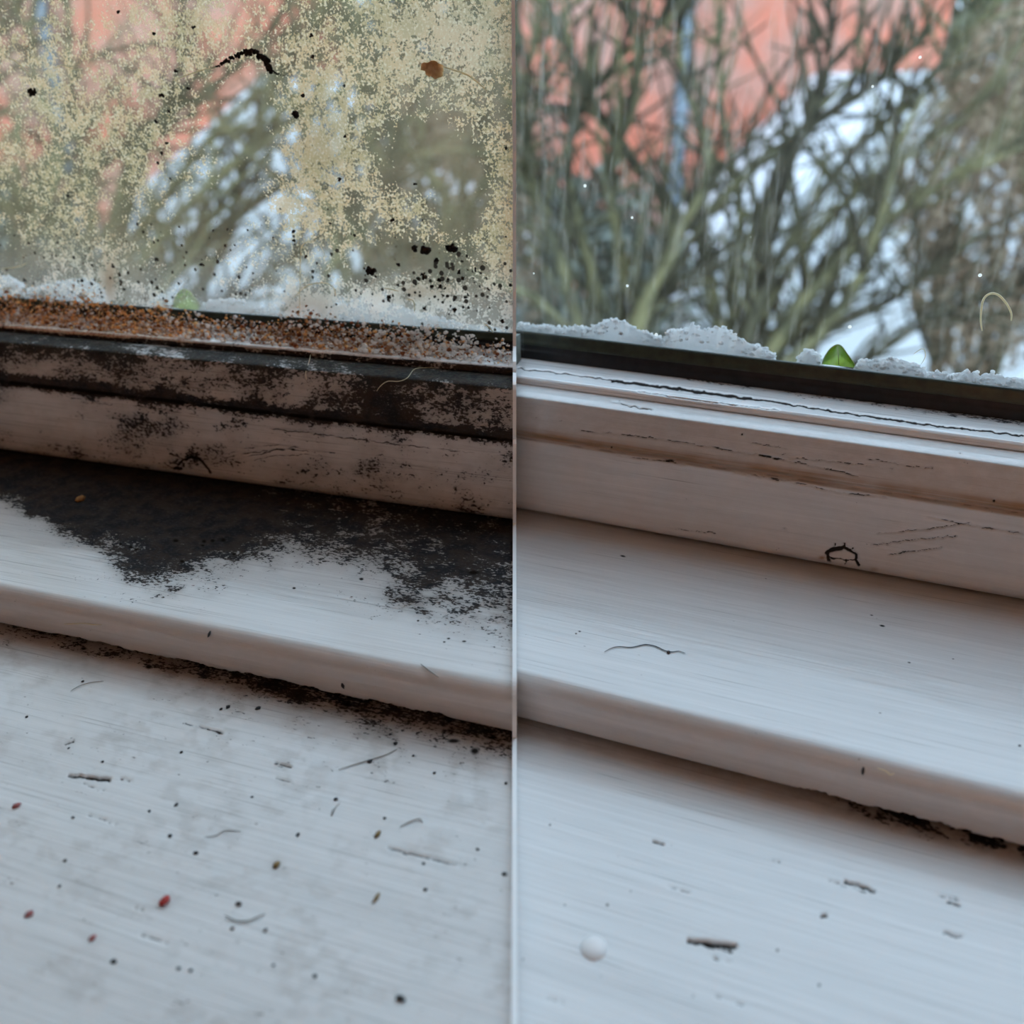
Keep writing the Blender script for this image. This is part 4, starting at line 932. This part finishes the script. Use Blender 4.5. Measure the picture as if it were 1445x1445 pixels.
def crumbs(n, wfun, size, seed):
    r = random.Random(seed); sh = []; p = LEFT; k = 0
    while k < n:
        px = r.uniform(-220, 720); wv = wfun(px)
        if r.random() > wv: continue
        k += 1
        u = r.random() ** .7; Yv = p.Yb + .0012 + (p.Yk - p.Yb - .0016) * u
        Zs = p.Zbt + .10 * (Yv - p.Yb)
        lump = .55 + .9 * float(vnoise(np.array([px / 17.0]), np.array([.5]), 8)[0])
        hgt = .0046 * u ** 1.5 * r.random() * lump * I(px, [0, 140, 175, 250, 310, 390, 430, 470, 520, 620, 668, 684, 700, 722], [2.3, 2.1, 1.5, 1.2, .9, 1.0, 2.1, 1.5, 1.35, 1.2, .8, .05, .7, .9])
        s = size * (r.uniform(.45, 1.1) if r.random() < .85 else r.uniform(1.1, 2.1))
        X = x_at(p, px, np.array([Yv]), np.array([Zs]))[0]
        sh.append(rock(None, (X, Yv, Zs + s * .6 + hgt), s, s * .8, s * .75, None, r.randrange(99999)))
    return joined(sh)
I = np.interp
PILES = [(MAT_RUST, crumbs(1150, lambda x: I(x, [0, 100, 260, 300, 400, 470, 560, 680, 722], [.8, 1, .6, .35, .9, .9, .4, .15, .6]), .00042, 1)),
         (MAT_CREAM, crumbs(2500, lambda x: I(x, [0, 230, 300, 722], [1, 1, .4, .1]), .00040, 2)),
         (MAT_WHITEC, crumbs(2050, lambda x: I(x, [0, 260, 380, 480, 560, 672, 686, 722], [.25, .4, .5, .4, 1, .9, .08, .8]), .00048, 3)),
         (MAT_TANC, crumbs(1350, lambda x: I(x, [0, 150, 300, 420, 540, 620, 722], [.7, .7, .6, 1, .9, .3, .1]), .00046, 4))]
V = []; Fc = []; fm = []
for mi, (m_, (v, f)) in enumerate(PILES):
    k = len(V); V += list(v); Fc += [tuple(i + k for i in q) for q in f]; fm += [mi] * len(f)
c = np.mean(np.array(V), 0)
o = mesh_obj('crumb_drift', np.array(V) - c, Fc, None, M=LEFT.M @ Matrix.Translation(c), smooth=False, mats=[q[0] for q in PILES], fmat=fm)
tag(o, 'drift of rusty, cream and white crumbs along the bead of the dirty pane', 'crumbs', None, 'stuff')

# hairs and specks on the boards
def board_fibre(px_pts, rad, label, mat, group=None):
    pts = []
    for x, y in px_pts:
        w, n, _ = hit(x, y); pts.append(w + n * (rad * .9 + .00012))
    place_tube('fibre', pts, rad, mat, label, 'fibre', group, sub=8)
board_fibre([(853, 921), (862, 916), (873, 913.5), (890, 914.5), (903, 912), (912, 910.5), (925, 913), (938, 919), (948, 921), (958, 920), (967, 923)], .00012, 'dark wavy hair with a knot lying on the clean ledge', MAT_HAIR)
board_fibre([(532, 552), (538, 544), (548, 538), (563, 538), (575, 534), (585, 522), (600, 520), (618, 519)], .00011, 'pale wavy hair on the dark mouldy rail below the white crumbs', MAT_FIBRE)
board_fibre([(433, 536), (432, 525), (436, 512), (439, 500)], .00011, 'short pale hair hanging over the mouldy bead below the rust', MAT_FIBRE)
board_fibre([(91, 880), (104, 880), (118, 879), (132, 881), (144, 881)], .00010, 'pale hair lying along the nosing of the mouldy ledge', MAT_FIBRE)
board_fibre([(1238, 1084), (1250, 1088), (1256, 1093), (1262, 1091)], .00012, 'tiny curled pale fibre on the nosing of the clean ledge', MAT_FIBRE)
board_fibre([(594, 938), (606, 947), (620, 956)], .00014, 'dark straight fibre crossing the nosing of the mouldy ledge', MAT_GREYHAIR)
board_fibre([(100, 976), (112, 969), (128, 964), (146, 962)], .00010, 'grey hair on the soiled sill just below the ledge', MAT_GREYHAIR)
board_fibre([(478, 1087), (500, 1080), (520, 1074), (545, 1066), (560, 1058)], .00012, 'dark hair running uphill on the soiled sill', MAT_GREYHAIR)
board_fibre([(565, 1168), (578, 1161), (592, 1157), (596, 1162)], .00013, 'dark crooked hair on the soiled sill beside the brown chip', MAT_GREYHAIR)
board_fibre([(318, 1293), (332, 1300), (350, 1301), (362, 1296), (374, 1291)], .00013, 'grey hair bowed on the soiled sill right of the red crumb', MAT_GREYHAIR)
board_fibre([(290, 1182), (305, 1180), (318, 1173), (340, 1174)], .00009, 'faint grey hair on the soiled sill above the red crumb', MAT_GREYHAIR)
board_fibre([(470, 1142), (468, 1152), (474, 1140), (480, 1134)], .00010, 'short grey hair bent on the soiled sill', MAT_GREYHAIR)
MAT_RED = simple('red_crumb', (0.45, 0.03, 0.02), (0.30, 0.02, 0.015), 900, 0.6)
MAT_PINK = simple('dull_red_crumb', (0.38, 0.12, 0.11), (0.30, 0.09, 0.09), 900, 0.7)
MAT_SPECK = simple('dark_speck', (0.035, 0.032, 0.035), None, 900, 0.8)
MAT_BROWNC = simple('brown_chip', (0.24, 0.15, 0.05), None, 900, 0.7)
MAT_ORANGE = simple('orange_crumb', (0.42, 0.19, 0.04), (0.25, 0.1, 0.03), 900, 0.7)
def speck(px, py, rpx, mat, label, cat, group=None, stretch=(1, 1), name='speck', subd=False):
    w, n, d = hit(px, py); s = rpx * d / F
    p = LEFT if px < 726 else RGT
    zx = p.R[:, 0]; yy = np.cross(n, zx); R = np.stack([zx, yy, n], 1)
    o = rock(name, w + n * s * .35, s * stretch[0], s * 1.5 * stretch[1], s * .6, mat, int(px * 7 + py), R=R); tag(o, label, cat, group)
    if subd:
        md = o.modifiers.new('round', 'SUBSURF'); md.levels = md.render_levels = 2
    return o
speck(233, 1272, 7.5, MAT_RED, 'bright red round crumb on the soiled sill', 'crumb', name='red_crumb', subd=True)
for x, y, r, lb in ((23, 1138, 4.0, 'dull red crumb on the soiled sill above the black gouge line'), (42, 1291, 4.2, 'dull red crumb on the soiled sill beside grey smears'), (130, 1325, 4.2, 'dull red flake on the soiled sill below the bright red crumb')):
    speck(x, y, r, MAT_PINK, lb, 'crumb', name='red_crumb')
speck(113, 706, 6, MAT_ORANGE, 'orange crumb in the black mould patch on the ledge', 'crumb', name='orange_crumb')
speck(390, 1222, 4.5, MAT_BROWNC, 'olive brown crumb under a tan smear on the soiled sill', 'crumb', name='brown_crumb')
speck(533, 1179, 4.5, MAT_BROWNC, 'small brown chip standing on the soiled sill', 'crumb', name='brown_crumb', stretch=(.8, 1.2))
speck(565, 1410, 5.5, MAT_SPECK, 'dark purple brown fleck at the front of the soiled sill', 'speck', stretch=(1.3, .5))
speck(531, 1268, 4, MAT_BROWNC, 'brown insect fragment on the soiled sill', 'crumb', name='brown_crumb', stretch=(.7, 2.0))
speck(337, 1276, 4, MAT_SPECK, 'black oblong fleck on the soiled sill right of the red crumb', 'speck', stretch=(1.3, .5))
speck(943, 921, 3.0, MAT_SPECK, 'black knot sitting on the dark wavy hair', 'speck')
speck(1218, 1087, 3.2, MAT_SPECK, 'black oblong fleck on the nosing of the clean ledge', 'speck', stretch=(.7, 1.3))
speck(484, 967, 3.2, MAT_SPECK, 'black oblong fleck on the nosing of the mouldy ledge', 'speck', stretch=(.7, 1.3))
speck(296, 895, 3.0, MAT_SPECK, 'black fleck near the top of the mouldy ledge nosing', 'speck', stretch=(.7, 1.2))
for (x, y, r) in ((249, 1136, 2.6), (211, 1145, 1.8), (103, 1154, 2), (92, 1215, 2), (277, 1204, 2.6), (240, 1180, 2.4), (97, 1056, 1.6), (38, 1012, 1.8), (117, 962, 1.8), (322, 998, 3), (312, 1001, 2.2), (364, 1000, 3), (474, 1128, 2.4), (613, 1091, 2.4), (583, 1067, 1.8), (522, 1075, 3), (558, 1050, 3.4), (420, 1179, 3), (598, 1219, 2.4), (543, 1155, 2.4), (84, 1251, 1.8), (375, 1313, 2.4), (328, 1311, 2.2), (269, 1370, 2.8), (252, 1367, 2.2), (161, 1357, 3), (445, 1378, 3), (386, 1362, 2.2), (600, 1256, 2.2), (356, 1125, 1.8), (145, 1075, 1.6), (256, 1062, 2), (714, 1106, 2.0), (674, 1199, 2.6), (712, 1234, 3)):
    speck(x, y, r, MAT_SPECK, 'tiny dark speck scattered over the soiled sill', 'speck', 'specks on the soiled sill', stretch=(random.uniform(.8, 1.4), random.uniform(.6, 1.1)))
# dried paint drip on the clean sill
w_, n_, d_ = hit(838, 1338)
nu, nv = 20, 8; s_ = 17 * d_ / F; V = []; Fc = []
for j in range(nv + 1):
    a = math.pi / 2 * j / nv
    for i in range(nu):
        th = 2 * math.pi * i / nu; V.append((s_ * math.cos(th) * math.cos(a), 1.15 * s_ * math.sin(th) * math.cos(a), s_ * .42 * math.sin(a)))
for j in range(nv):
    for i in range(nu): Fc.append((j * nu + i, j * nu + (i + 1) % nu, (j + 1) * nu + (i + 1) % nu, (j + 1) * nu + i))
MAT_DRIP = simple('white_paint_drip', (0.82, 0.80, 0.79), (0.78, 0.76, 0.75), 200, 0.3)
o = mesh_obj('paint_drip', V, Fc, MAT_DRIP); o.matrix_world = RGT.M.to_3x3().to_4x4(); o.location = w_ - n_ * .00005
tag(o, 'round white dried paint drip on the clean sill', 'paint drip')
